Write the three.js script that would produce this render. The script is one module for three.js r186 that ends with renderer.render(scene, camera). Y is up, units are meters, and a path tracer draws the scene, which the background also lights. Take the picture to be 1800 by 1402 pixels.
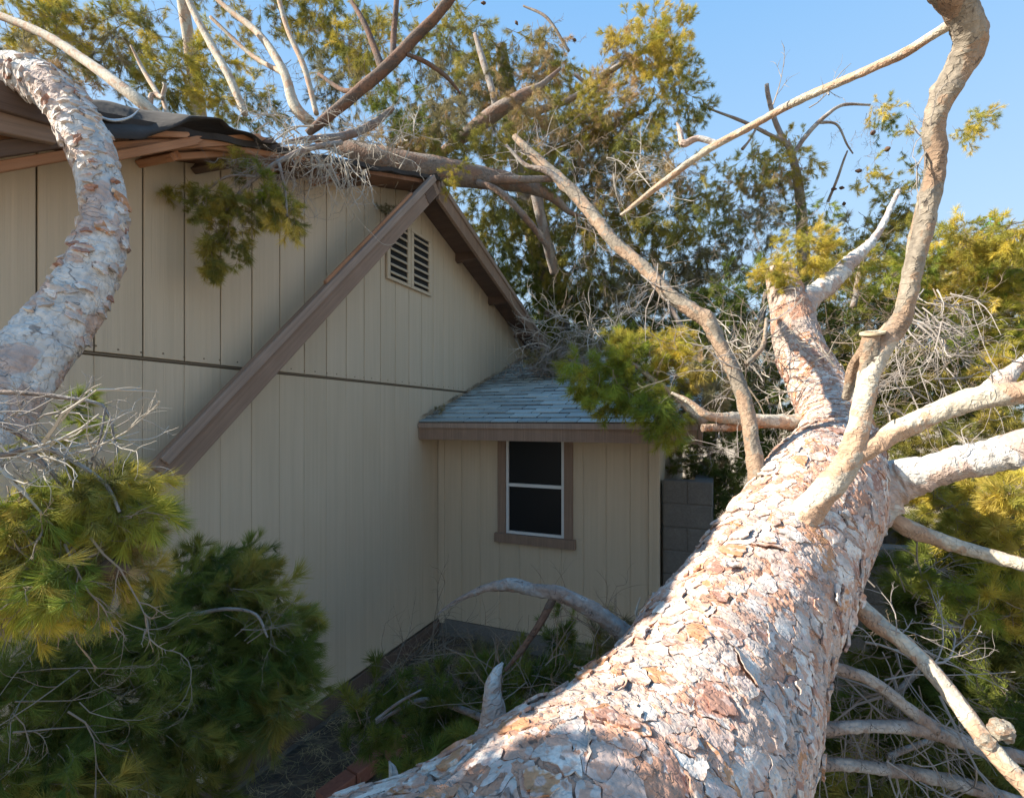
import * as THREE from 'three';
import { mergeGeometries, toCreasedNormals } from 'three/addons/utils/BufferGeometryUtils.js';
import { ImprovedNoise } from 'three/addons/math/ImprovedNoise.js';

// ------------------------------------------------------------------ camera, sky, sun, exposure
const PW = 1800, PH = 1402, FOC = 870, HORIZON = 736, EYE = 2.14;
const scene = new THREE.Scene();
const camera = new THREE.PerspectiveCamera(2 * Math.atan(PH / 2 / FOC) * 180 / Math.PI, PW / PH, 0.05, 2000);
camera.position.set(0, EYE, 0);
camera.lookAt(0, EYE, -10);
camera.setViewOffset(PW, PH, 0, PH / 2 - HORIZON, PW, PH);
const renderer = new THREE.WebGLRenderer({ antialias: true });
renderer.setSize(1024, 797);
renderer.toneMapping = THREE.LinearToneMapping;
renderer.toneMappingExposure = 2.45;
renderer.shadowMap.enabled = true;
scene.add(camera);

const SUN = new THREE.Vector3(-0.8, 0.54, 0.03).normalize();
{
  const W = 512, H = 256, d = new Float32Array(W * H * 4), v = new THREE.Vector3();
  for (let j = 0; j < H; j++) for (let i = 0; i < W; i++) {
    const el = ((j + .5) / H - .5) * Math.PI, az = ((i + .5) / W - .5) * 2 * Math.PI;
    v.set(Math.cos(el) * Math.cos(az), Math.sin(el), Math.cos(el) * Math.sin(az));
    const k = Math.pow(Math.max(0, v.y), .74), mu = Math.max(0, v.dot(SUN));
    const g = .30 * Math.pow(mu, 6) + .35 * Math.pow(mu, 40);
    const o = (j * W + i) * 4;
    if (v.y >= -.01) {
      d[o] = .34 + (.022 - .34) * k + g * .6; d[o + 1] = .42 + (.155 - .42) * k + g * .56; d[o + 2] = .47 + (.37 - .47) * k + g * .48;
    } else { d[o] = .16; d[o + 1] = .14; d[o + 2] = .11; }
    d[o + 3] = 1;
  }
  const sky = new THREE.DataTexture(d, W, H, THREE.RGBAFormat, THREE.FloatType);
  sky.mapping = THREE.EquirectangularReflectionMapping;
  sky.magFilter = sky.minFilter = THREE.LinearFilter; sky.wrapS = THREE.RepeatWrapping; sky.needsUpdate = true;
  scene.background = sky; scene.environment = sky;
}
const sun = new THREE.DirectionalLight(new THREE.Color(1, .91, .77), 5);
sun.position.copy(SUN).multiplyScalar(40); sun.castShadow = true;
sun.shadow.mapSize.set(4096, 4096);
Object.assign(sun.shadow.camera, { left: -14, right: 14, top: 14, bottom: -14, near: 1, far: 90 });
scene.add(sun, sun.target);

// ------------------------------------------------------------------ helpers
function rngOf(seed) { let a = seed >>> 0; return () => { a |= 0; a = a + 0x6D2B79F5 | 0; let t = Math.imul(a ^ a >>> 15, 1 | a); t = t + Math.imul(t ^ t >>> 7, 61 | t) ^ t; return ((t ^ t >>> 14) >>> 0) / 4294967296; }; }
const noise3 = new ImprovedNoise();
const V = (x, y, z) => new THREE.Vector3(x, y, z);
const at = (px, py, z) => V((px - PW / 2) / FOC * z, EYE + (HORIZON - py) / FOC * z, -z);
const lerp = (a, b, t) => a + (b - a) * t, clamp = (x, a, b) => Math.min(b, Math.max(a, x));
const smooth = (a, b, x) => { const t = clamp((x - a) / (b - a), 0, 1); return t * t * (3 - 2 * t); };
const seen = new Map();
function numbered(n) { const k = seen.get(n) || 0; seen.set(n, k + 1); return k ? n + '_' + String(k).padStart(3, '0') : n; }
function thing(name, label, category, pos = [0, 0, 0], turn = 0, group) {
  const o = new THREE.Group(); o.name = numbered(name); o.position.set(...pos); o.rotation.y = turn;
  o.userData = { label, category }; if (group) o.userData.group = group; scene.add(o); return o;
}
function part(name, geo, mat, parent, label) {
  const m = new THREE.Mesh(Array.isArray(geo) ? mergeGeometries(geo) : geo, mat);
  m.name = name; m.castShadow = m.receiveShadow = true; if (label) m.userData.label = label; parent.add(m); return m;
}
const stuff = m => { m.userData.kind = 'stuff'; return m; };
// local point of a thing that only has a translation
const rel = (o, p) => p.clone().sub(o.position);

// tileable noise for textures
function valueNoise(seed, n) {
  const r = rngOf(seed), g = new Float32Array(n * n); for (let i = 0; i < n * n; i++) g[i] = r();
  return (x, y, fx, fy) => {           // x,y in 0..1, fx, fy = periods (<= n)
    x *= fx; y *= fy; const xi = Math.floor(x), yi = Math.floor(y); let tx = x - xi, ty = y - yi; tx = tx * tx * (3 - 2 * tx); ty = ty * ty * (3 - 2 * ty);
    const a = ((xi % fx) + fx) % fx, b = (a + 1) % fx, c = ((yi % fy) + fy) % fy, e = (c + 1) % fy;
    return lerp(lerp(g[c * n + a], g[c * n + b], tx), lerp(g[e * n + a], g[e * n + b], tx), ty);
  };
}
const vn = valueNoise(7, 256), vn2 = valueNoise(91, 256);
function fbm(f, x, y, fx, fy, oct = 4) { let s = 0, a = .5, t = 0; for (let i = 0; i < oct && fx <= 256 && fy <= 256; i++) { s += a * f(x, y, fx, fy); t += a; a *= .55; fx *= 2; fy *= 2; } return s / t; }
const enc = c => 255 * (c <= .0031308 ? 12.92 * c : 1.055 * Math.pow(c, 1 / 2.4) - .055);
function tex(size, sx, sy, fn, srgb = true) {       // fn -> [r,g,b] linear; one tile covers sx by sy metres
  const d = new Uint8Array(size * size * 4);
  for (let j = 0; j < size; j++) for (let i = 0; i < size; i++) {
    const c = fn(i / size, j / size), o = (j * size + i) * 4;
    for (let k = 0; k < 3; k++) d[o + k] = clamp(srgb ? enc(clamp(c[k], 0, 1)) : c[k] * 255, 0, 255);
    d[o + 3] = 255;
  }
  const t = new THREE.DataTexture(d, size, size); t.wrapS = t.wrapT = THREE.RepeatWrapping; t.magFilter = THREE.LinearFilter; t.minFilter = THREE.LinearMipmapLinearFilter; t.generateMipmaps = true;
  if (srgb) t.colorSpace = THREE.SRGBColorSpace; t.repeat.set(1 / sx, 1 / sy); t.needsUpdate = true; return t;
}
const mix3 = (a, b, t) => [lerp(a[0], b[0], t), lerp(a[1], b[1], t), lerp(a[2], b[2], t)];
function uvMetres(g) {
  if (g.index) g = g.toNonIndexed(); g.computeVertexNormals();
  const p = g.attributes.position, n = g.attributes.normal, uv = new Float32Array(p.count * 2);
  for (let i = 0; i < p.count; i++) {
    const ax = Math.abs(n.getX(i)), ay = Math.abs(n.getY(i)), az = Math.abs(n.getZ(i));
    if (az >= ax && az >= ay) { uv[2 * i] = p.getX(i); uv[2 * i + 1] = p.getY(i); }
    else if (ax >= ay) { uv[2 * i] = p.getZ(i); uv[2 * i + 1] = p.getY(i); }
    else { uv[2 * i] = p.getX(i); uv[2 * i + 1] = p.getZ(i); }
  }
  g.setAttribute('uv', new THREE.BufferAttribute(uv, 2)); return g;
}
function prism(poly, depth, bevel = 0) {            // polygon in xy, from z = 0 to z = depth
  const s = new THREE.Shape(poly.map(p => new THREE.Vector2(p[0], p[1])));
  const g = new THREE.ExtrudeGeometry(s, { depth: depth - 2 * bevel, bevelEnabled: bevel > 0, bevelSize: bevel, bevelOffset: -bevel, bevelThickness: bevel, bevelSegments: 1, steps: 1 });
  g.translate(0, 0, bevel); return g;
}
function box(x0, x1, y0, y1, z0, z1, b = .003) { const g = prism([[x0, y0], [x1, y0], [x1, y1], [x0, y1]], z1 - z0, Math.min(b, (z1 - z0) / 3, (x1 - x0) / 3, (y1 - y0) / 3)); g.translate(0, 0, z0); return uvMetres(g); }

// ------------------------------------------------------------------ materials
const bump = (size, sx, sy, fn) => tex(size, sx, sy, (x, y) => { const v = fn(x, y); return [v, v, v]; }, false);
const std = (o) => new THREE.MeshStandardMaterial(Object.assign({ roughness: .85, side: THREE.DoubleSide }, o));
const sidingTone = (x, y) => {
  const grain = fbm(vn, x, y, 96, 4, 2), blotch = fbm(vn2, x, y, 4, 3, 4), streak = fbm(vn, x, y, 24, 2, 3);
  let c = mix3([.49, .395, .275], [.555, .455, .33], blotch); c = mix3(c, [.42, .34, .24], .2 * smooth(.55, .8, streak));
  const k = .94 + .12 * grain; return [c[0] * k, c[1] * k, c[2] * k];
};
const M = {};
M.siding = std({ map: tex(1024, 1.6, 2.4, sidingTone), bumpMap: bump(1024, .8, 1.2, (x, y) => fbm(vn, x, y, 128, 4, 2)), bumpScale: .0012, roughness: .82 });
M.groove = std({ color: new THREE.Color(.17, .13, .085) });
const brownWood = (a, b) => tex(512, .35, 1.0, (x, y) => { const g = fbm(vn, x, y, 48, 3, 3), k = fbm(vn2, x, y, 5, 6, 4); const c = mix3(a, b, k); const m = .8 + .4 * g; return [c[0] * m, c[1] * m, c[2] * m]; });
const grainBump = bump(512, .35, 1.0, (x, y) => fbm(vn, x, y, 64, 3, 3));
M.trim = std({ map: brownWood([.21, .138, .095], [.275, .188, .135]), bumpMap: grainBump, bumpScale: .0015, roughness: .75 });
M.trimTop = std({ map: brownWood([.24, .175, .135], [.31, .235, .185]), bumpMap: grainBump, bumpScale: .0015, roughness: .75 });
M.oldWood = std({ map: brownWood([.17, .082, .045], [.27, .14, .082]), bumpMap: grainBump, bumpScale: .003 });
M.rawWood = std({ map: brownWood([.30, .135, .062], [.42, .215, .115]), bumpMap: grainBump, bumpScale: .003 });
M.darkWood = std({ map: brownWood([.085, .055, .04], [.14, .09, .065]), bumpMap: grainBump, bumpScale: .002 });
M.shingle = [0, 1, 2].map(i => std({ roughness: .95, map: tex(256, .4, .4, (x, y) => { const g = fbm(vn, x + i * .3, y, 64, 64, 3), b = fbm(vn2, x, y + i * .21, 4, 4, 4); const k = (.75 + .5 * g) * (.74 + .17 * i); return mix3([.36 * k, .43 * k, .43 * k], [.49 * k, .545 * k, .53 * k], b); }), bumpMap: bump(256, .2, .2, (x, y) => fbm(vn, x, y, 96, 96, 2)), bumpScale: .0015 }));
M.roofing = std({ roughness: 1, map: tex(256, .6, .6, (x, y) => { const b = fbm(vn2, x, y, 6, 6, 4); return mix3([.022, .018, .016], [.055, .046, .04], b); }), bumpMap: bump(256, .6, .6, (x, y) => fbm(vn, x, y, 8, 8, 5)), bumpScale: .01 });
M.flashing = std({ color: new THREE.Color(.45, .46, .47), metalness: .6, roughness: .4 });
M.white = std({ color: new THREE.Color(.62, .63, .62), roughness: .45 });
M.pane = new THREE.MeshPhysicalMaterial({ color: new THREE.Color(.010, .012, .014), roughness: .3, specularIntensity: .35, side: THREE.DoubleSide });
M.screenCloth = std({ color: new THREE.Color(.014, .015, .017), roughness: .9 });
M.concrete = std({ map: tex(512, .8, .8, (x, y) => { const b = fbm(vn2, x, y, 5, 5, 5), g = fbm(vn, x, y, 64, 64, 2); const k = .85 + .3 * g; return mix3([.12 * k, .11 * k, .098 * k], [.19 * k, .175 * k, .155 * k], b); }), bumpMap: bump(512, .4, .4, (x, y) => fbm(vn, x, y, 64, 64, 3)), bumpScale: .003, roughness: .95 });
M.brick = std({ map: tex(256, .3, .3, (x, y) => mix3([.22, .075, .05], [.32, .13, .085], fbm(vn, x, y, 16, 16, 4))), roughness: .9 });
M.bounceSand = std({ map: tex(512, 2.3, 2.3, (x, y) => { const b = fbm(vn2, x, y, 5, 5, 5), g = fbm(vn, x, y, 96, 96, 2), k = .75 + .5 * g; return mix3([.33 * k, .26 * k, .18 * k], [.47 * k, .385 * k, .285 * k], b); }), bumpMap: bump(256, .5, .5, (x, y) => fbm(vn, x, y, 32, 32, 4)), bumpScale: .015, roughness: 1 });
M.soil = std({ map: tex(1024, 1.7, 1.7, (x, y) => { const b = fbm(vn2, x, y, 6, 6, 5), g = fbm(vn, x, y, 96, 96, 2), l = fbm(vn, y, x, 40, 12, 3); let c = mix3([.05, .034, .024], [.13, .09, .062], b); c = mix3(c, [.2, .135, .08], smooth(.6, .75, l) * .7); const k = .7 + .6 * g; return [c[0] * k, c[1] * k, c[2] * k]; }), bumpMap: bump(512, .6, .6, (x, y) => fbm(vn, x, y, 32, 32, 4)), bumpScale: .02, roughness: 1 });
// bark: pale flaking pine bark with rust patches and dark cracks
function barkTex(size, sx, sy, pale, pale2, rust, dark, rustAmt, fx, fy, crackAmt) {
  const f = (x, y) => {
    const p = fbm(vn, x, y, fx, fy, 5), q = fbm(vn2, x, y, fx, fy, 4), s = fbm(vn2, y, x, fy * 2, fx * 2, 4), t = fbm(vn, x, y, fx * 8, fy * 8, 2);
    let c = mix3(pale, pale2, smooth(.35, .65, q));
    c = mix3(c, rust, rustAmt * smooth(.56, .62, p));
    const ridge = Math.abs(fbm(vn2, x + .37, y + .11, fx * 2, fy * 3, 3) - .5);
    c = mix3(c, dark, crackAmt * (1 - smooth(.008, .03, ridge)) * smooth(.52, .64, s));
    const k = .78 + .44 * t; return [c[0] * k, c[1] * k, c[2] * k];
  };
  return tex(size, sx, sy, f);
}
const barkBump = bump(512, .3, .3, (x, y) => { const r = Math.abs(fbm(vn2, x + .37, y + .11, 10, 12, 3) - .5); return .25 * smooth(.0, .06, r) + .75 * fbm(vn, x, y, 20, 24, 5); });
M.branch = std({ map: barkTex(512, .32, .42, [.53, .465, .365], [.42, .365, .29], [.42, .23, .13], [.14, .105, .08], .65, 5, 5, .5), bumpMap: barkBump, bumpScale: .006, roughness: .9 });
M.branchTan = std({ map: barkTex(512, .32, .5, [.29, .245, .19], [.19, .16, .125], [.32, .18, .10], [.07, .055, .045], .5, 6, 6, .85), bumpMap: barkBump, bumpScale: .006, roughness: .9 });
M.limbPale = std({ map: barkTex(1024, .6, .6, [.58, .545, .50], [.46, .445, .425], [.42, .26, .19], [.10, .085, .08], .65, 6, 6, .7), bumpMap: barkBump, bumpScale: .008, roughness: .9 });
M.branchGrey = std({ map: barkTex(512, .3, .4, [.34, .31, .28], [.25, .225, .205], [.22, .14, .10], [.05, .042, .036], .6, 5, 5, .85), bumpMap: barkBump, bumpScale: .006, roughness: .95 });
M.log = std({ map: barkTex(512, .4, .5, [.25, .20, .165], [.18, .145, .12], [.24, .13, .08], [.06, .045, .04], .6, 5, 5, .8), bumpMap: barkBump, bumpScale: .01, roughness: .95 });
M.branchDark = std({ map: barkTex(256, .3, .4, [.15, .105, .08], [.105, .075, .06], [.2, .1, .06], [.03, .025, .02], .6, 5, 5, .8), bumpMap: barkBump, bumpScale: .006, roughness: .95 });
M.trunk = std({ map: barkTex(1024, .7, .7, [.50, .385, .32], [.44, .32, .26], [.43, .21, .125], [.10, .07, .055], .8, 7, 7, .9), bumpMap: barkBump, bumpScale: .012, roughness: .95 });
M.trunkUpper = std({ map: barkTex(1024, .5, .5, [.43, .30, .22], [.46, .36, .28], [.42, .19, .085], [.16, .09, .06], .95, 8, 8, .8), bumpMap: barkBump, bumpScale: .018, roughness: .95 });
const plateTones = [[.60, .515, .445], [.54, .44, .375], [.53, .395, .33], [.48, .425, .385], [.65, .585, .515], [.50, .25, .125], [.38, .205, .15], [.56, .47, .41]];
M.plates = plateTones.map((c, i) => std({ roughness: .92, bumpMap: barkBump, bumpScale: .006, map: tex(256, .2, .2, (x, y) => {
  const b = fbm(vn2, x + i * .13, y, 5, 6, 5), p = fbm(vn, x, y + i * .17, 6, 7, 5), q = fbm(vn2, y + i * .3, x, 9, 8, 4), t = fbm(vn, x, y, 48, 48, 2);
  let k = mix3(c.map(v => v * .8), c.map(v => v * 1.12), smooth(.3, .7, b));
  k = mix3(k, [.58, .42, .36], .75 * smooth(.50, .60, q)); k = mix3(k, [.50, .26, .165], .7 * smooth(.565, .62, p)); k = mix3(k, [.72, .67, .60], .7 * smooth(.60, .70, b)); k = mix3(k, [.15, .105, .085], .75 * smooth(.66, .72, q) * smooth(.45, .6, p + .08));
  const m = .84 + .32 * t; return k.map(v => v * m); }) }));
M.plateEdge = std({ color: new THREE.Color(.2, .115, .075), roughness: 1 });
M.cut = std({ map: tex(256, .12, .12, (x, y) => { const k = fbm(vn, x, y, 12, 12, 4); return mix3([.45, .34, .2], [.6, .5, .34], k); }), roughness: .9 });
M.twigGrey = std({ color: new THREE.Color(.30, .265, .235), roughness: .95 });
M.twigPale = std({ color: new THREE.Color(.42, .375, .315), roughness: .95 });
M.needle = new THREE.MeshPhysicalMaterial({ color: 0xffffff, roughness: .9, transmission: .35, thickness: 0, ior: 1.3, specularIntensity: .4, side: THREE.DoubleSide });
M.twig = std({ color: new THREE.Color(.22, .17, .125), roughness: .95 });
M.cone = std({ color: new THREE.Color(.11, .062, .04), roughness: .9 });
M.wire = std({ color: new THREE.Color(.05, .05, .05), roughness: .8 });
M.leaf = std({ color: new THREE.Color(.07, .20, .03), roughness: .5 });
M.litter = std({ color: 0xffffff, roughness: 1 });

// ------------------------------------------------------------------ limbs (tapered bent tubes)
class Limb {
  constructor(points, radii, n = 160) {
    this.curve = new THREE.CatmullRomCurve3(points, false, 'centripetal'); this.n = n;
    this.len = this.curve.getLength(); const np = points.length;
    // arc position of every control point, so radii follow them
    const fine = 40 * (np - 1); let acc = 0, prev = this.curve.getPoint(0); const knots = [0];
    for (let i = 1; i <= fine; i++) { const p = this.curve.getPoint(i / fine); acc += p.distanceTo(prev); prev = p; if (i % 40 === 0) knots.push(acc); }
    this.knots = knots.map(k => k / acc); this.radii = radii; this.S = [];
    let N = null, lastT = null;
    for (let i = 0; i <= n; i++) {
      const u = i / n, p = this.curve.getPointAt(u), t = this.curve.getTangentAt(u);
      if (!N) { N = Math.abs(t.y) < .9 ? V(0, 1, 0) : V(1, 0, 0); N.addScaledVector(t, -N.dot(t)).normalize(); }
      else { const q = new THREE.Quaternion().setFromUnitVectors(lastT, t); N = N.clone().applyQuaternion(q); N.addScaledVector(t, -N.dot(t)).normalize(); }
      lastT = t; this.S.push({ p, t, N, B: V().crossVectors(t, N) });
    }
  }
  radius(u) { const k = this.knots; let i = 0; while (i < k.length - 2 && u > k[i + 1]) i++; const t = clamp((u - k[i]) / (k[i + 1] - k[i] || 1), 0, 1); return lerp(this.radii[i], this.radii[i + 1], t * t * (3 - 2 * t) * .5 + t * .5); }
  frame(u) { const x = clamp(u, 0, 1) * this.n, i = Math.min(this.n - 1, Math.floor(x)), t = x - i, a = this.S[i], b = this.S[i + 1]; return { p: a.p.clone().lerp(b.p, t), N: a.N.clone().lerp(b.N, t).normalize(), B: a.B.clone().lerp(b.B, t).normalize(), t: a.t.clone().lerp(b.t, t).normalize() }; }
  point(u, a, h = 0) { const f = this.frame(u), r = this.radius(u) + h; return f.p.addScaledVector(f.N, Math.cos(a) * r).addScaledVector(f.B, Math.sin(a) * r); }
  geo({ rad = 12, seg = 60, lump = .06, freq = 9, seed = 0, origin = V(0, 0, 0), extra = null, caps = true } = {}) {
    const pos = [], uv = [], idx = [];
    for (let i = 0; i <= seg; i++) {
      const u = i / seg, r = this.radius(u), f = this.frame(u), s = u * this.len;
      for (let j = 0; j <= rad; j++) {
        const a = (j % rad) / rad * 2 * Math.PI, ca = Math.cos(a), sa = Math.sin(a);
        let h = r * lump * (noise3.noise(s * freq + seed, ca * 1.3 + seed * 3.1, sa * 1.3) + .5 * noise3.noise(s * freq * 2.7, ca * 3, sa * 3 + seed));
        if (extra) h += extra(s, a, r);
        const R = r + h, p = f.p.clone().addScaledVector(f.N, ca * R).addScaledVector(f.B, sa * R).sub(origin);
        pos.push(p.x, p.y, p.z); uv.push(j / rad * 2 * Math.PI * Math.max(r, .02), s);
      }
    }
    for (let i = 0; i < seg; i++) for (let j = 0; j < rad; j++) { const a = i * (rad + 1) + j, b = a + rad + 1; idx.push(a, b, a + 1, b, b + 1, a + 1); }
    if (caps) for (const [i, flip] of [[0, 1], [seg, 0]]) {
      const c = pos.length / 3, p = this.frame(i / seg).p.sub(origin); pos.push(p.x, p.y, p.z); uv.push(0, 0);
      for (let j = 0; j < rad; j++) { const a = i * (rad + 1) + j; flip ? idx.push(c, a, a + 1) : idx.push(c, a + 1, a); }
    }
    const g = new THREE.BufferGeometry(); g.setAttribute('position', new THREE.Float32BufferAttribute(pos, 3)); g.setAttribute('uv', new THREE.Float32BufferAttribute(uv, 2)); g.setIndex(idx); g.computeVertexNormals();
    // close the normal seam
    const n = g.attributes.normal; for (let i = 0; i <= seg; i++) { const a = i * (rad + 1), b = a + rad, v = V(n.getX(a) + n.getX(b), n.getY(a) + n.getY(b), n.getZ(a) + n.getZ(b)).normalize(); n.setXYZ(a, v.x, v.y, v.z); n.setXYZ(b, v.x, v.y, v.z); }
    return g;
  }
}
// spec rows: [px, py, depth, half width in photograph pixels]
function limbOf(spec, n) {
  return new Limb(spec.map(s => at(s[0], s[1], s[2])), spec.map((s, i) => {   // a wide lens stretches a round limb away from the axis: give it its true girth
    const a = spec[Math.max(0, i - 1)], b = spec[Math.min(spec.length - 1, i + 1)], tx = b[0] - a[0], ty = b[1] - a[1], tl = Math.hypot(tx, ty) || 1;
    const rx = s[0] - PW / 2, ry = s[1] - HORIZON, rl = Math.hypot(rx, ry) || 1, w = (-ty * rx + tx * ry) / tl / rl, k = 1 + (rl / FOC) ** 2;
    return s[3] * s[2] / FOC / Math.sqrt(w * w * k + 1 - w * w);
  }), n);
}

// ------------------------------------------------------------------ pine foliage prototypes
function strip(pos, p, d, len, w, bend, side) {      // a needle: thin blade, two joined quads
  const m = p.clone().addScaledVector(d, len * .5), e = p.clone().addScaledVector(d, len).addScaledVector(bend, len * .22);
  const a = side.clone().multiplyScalar(w * .5);
  const q = (A, B, C, D) => { for (const v of [A, B, C, A, C, D]) pos.push(v.x, v.y, v.z); };
  q(p.clone().sub(a), p.clone().add(a), m.clone().add(a), m.clone().sub(a));
  for (const v of [m.clone().sub(a), m.clone().add(a), e]) pos.push(v.x, v.y, v.z);
}
function thinTube(pos, a, b, r0, r1, sides = 4) {
  const t = b.clone().sub(a).normalize(), n = Math.abs(t.y) < .9 ? V(0, 1, 0) : V(1, 0, 0); n.cross(t).normalize(); const m = V().crossVectors(t, n);
  for (let i = 0; i < sides; i++) {
    const A = i / sides * 6.2832, B = (i + 1) / sides * 6.2832;
    const o = (c, r, k) => c.clone().addScaledVector(n, Math.cos(k) * r).addScaledVector(m, Math.sin(k) * r);
    const p0 = o(a, r0, A), p1 = o(a, r0, B), p2 = o(b, r1, B), p3 = o(b, r1, A);
    for (const v of [p0, p1, p2, p0, p2, p3]) pos.push(v.x, v.y, v.z);
  }
}
function geoOf(pos) { const g = new THREE.BufferGeometry(); g.setAttribute('position', new THREE.Float32BufferAttribute(pos, 3)); g.computeVertexNormals(); return g; }
const rvec = r => { const z = r() * 2 - 1, a = r() * 6.2832, s = Math.sqrt(1 - z * z); return V(s * Math.cos(a), z, s * Math.sin(a)); };
function branchlet(seed, o) {           // grows along +y from the origin, length about 1 * o.len
  const r = rngOf(seed), wood = [], ndl = [];
  const twigLine = (p, d, len, rad, segs, bare, dens, depth) => {
    let q = p.clone(), dir = d.clone();
    for (let i = 0; i < segs; i++) {
      const n = q.clone().addScaledVector(dir, len / segs), f = i / segs;
      thinTube(wood, q, n, rad * (1 - f * .7), rad * (1 - (i + 1) / segs * .7), 4);
      if (f + .5 / segs >= bare) for (let k = 0; k < dens; k++) {
        const c = q.clone().lerp(n, r()), x = rvec(r); x.addScaledVector(dir, -x.dot(dir)).normalize();
        const ang = lerp(o.a0 || .35, o.a1 || .95, r()), nd = dir.clone().multiplyScalar(Math.cos(ang)).addScaledVector(x, Math.sin(ang));
        const side = V().crossVectors(nd, rvec(r)).normalize();
        strip(ndl, c, nd, o.nl * lerp(.7, 1.1, r()), o.nw, V(0, -.3, 0).addScaledVector(dir, .4), side);
      }
      if (depth > 0 && f > .12) for (let k = 0; k < o.forks; k++) if (r() < .8) {
        const x = rvec(r); x.addScaledVector(dir, -x.dot(dir)).normalize();
        const ang = lerp(.5, 1.0, r()); twigLine(q.clone().lerp(n, r()), dir.clone().multiplyScalar(Math.cos(ang)).addScaledVector(x, Math.sin(ang)), len * lerp(.25, .5, r()) * (1 - f * .5), rad * .55, Math.max(2, segs - 2), .35, dens, depth - 1);
      }
      q = n; dir = dir.clone().add(rvec(r).multiplyScalar(.28)).normalize();
    }
  };
  twigLine(V(0, 0, 0), V(0, 1, 0), o.len, o.rad, o.segs, o.bare || .45, o.dens, o.depth);
  return { wood: geoOf(wood), ndl: geoOf(ndl) };
}
const P = { far: [], mid: [], near: [], bare: [] };
for (let i = 0; i < 5; i++) P.far.push(branchlet(100 + i, { len: .5, rad: .006, segs: 5, nl: .15, nw: .0052, forks: 1, dens: 26, depth: 1 }));
for (let i = 0; i < 5; i++) P.mid.push(branchlet(200 + i, { len: .42, rad: .005, segs: 5, nl: .16, nw: .0046, forks: 1, dens: 30, depth: 1 }));
for (let i = 0; i < 5; i++) P.near.push(branchlet(300 + i, { len: .44, rad: .0035, segs: 7, nl: .15, nw: .0022, forks: 1, dens: 26, depth: 1, a0: .12, a1: .6, bare: .2 }));
for (let i = 0; i < 4; i++) P.bare.push(branchlet(400 + i, { len: .5, rad: .006, segs: 6, nl: .05, nw: .001, forks: 2, dens: 0, depth: 2 }));

const TINT = {
  olive: [[.31, .285, .06], [.40, .335, .07], [.23, .24, .06]],
  yellow: [[.58, .46, .07], [.47, .40, .065], [.60, .47, .11], [.37, .345, .06]],
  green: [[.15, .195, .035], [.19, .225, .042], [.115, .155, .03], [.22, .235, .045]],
  fresh: [[.31, .36, .05], [.39, .38, .055], [.23, .29, .045]],
  dull: [[.29, .255, .125], [.35, .295, .15], [.23, .215, .115]],
  straw: [[.55, .40, .20], [.45, .315, .16], [.36, .29, .13]],
};
// clump rows: [px, py, depth, rx px, ry px, depth radius m, count, tint, droop(-1 down .. 1 up), scale]
function foliage(owner, clumps, kind, seed, needleName = 'needles') {
  const r = rngOf(seed), lists = P[kind].map(() => []), org = owner.position;
  const up = V(0, 1, 0);
  for (const [px, py, z, rx, ry, rz, n, tint, droop, sc, dx] of clumps) {
    const c = at(px, py, z), ax = rx * z / FOC, ay = ry * z / FOC;
    for (let i = 0; i < Math.round(n * (kind === 'far' ? 1.45 : 1)); i++) {
      const o = rvec(r).multiplyScalar(Math.pow(r(), .45)), p = V(c.x + o.x * ax, c.y + o.y * ay, c.z + o.z * rz);
      const ow = kind === 'near' ? .4 : .8, dir = V(o.x * ow + (dx || 0), o.y * ow * .75 + droop, o.z * ow).add(rvec(r).multiplyScalar(kind === 'near' ? .5 : .7)).normalize();
      const s = sc * lerp(.65, 1.25, r());
      const q = new THREE.Quaternion().setFromUnitVectors(up, dir).multiply(new THREE.Quaternion().setFromAxisAngle(up, r() * 6.28));
      p.addScaledVector(dir, -.18 * s); p.sub(org);
      const t = TINT[tint], col = t[Math.floor(r() * t.length)], k = lerp(.8, 1.2, r());
      lists[Math.floor(r() * lists.length)].push([new THREE.Matrix4().compose(p, q, V(s, s, s)), new THREE.Color().setRGB(col[0] * k, col[1] * k, col[2] * k)]);
    }
  }
  lists.forEach((L, i) => {
    if (!L.length) return;
    const a = new THREE.InstancedMesh(P[kind][i].wood, M.twig, L.length); a.name = 'twigs';
    L.forEach((e, k) => a.setMatrixAt(k, e[0])); a.castShadow = a.receiveShadow = true; owner.add(stuff(a));
    if (kind === 'bare') return;
    const b = new THREE.InstancedMesh(P[kind][i].ndl, M.needle, L.length); b.name = needleName;
    L.forEach((e, k) => { b.setMatrixAt(k, e[0]); b.setColorAt(k, e[1]); }); b.castShadow = b.receiveShadow = true; owner.add(stuff(b));
  });
}
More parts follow.
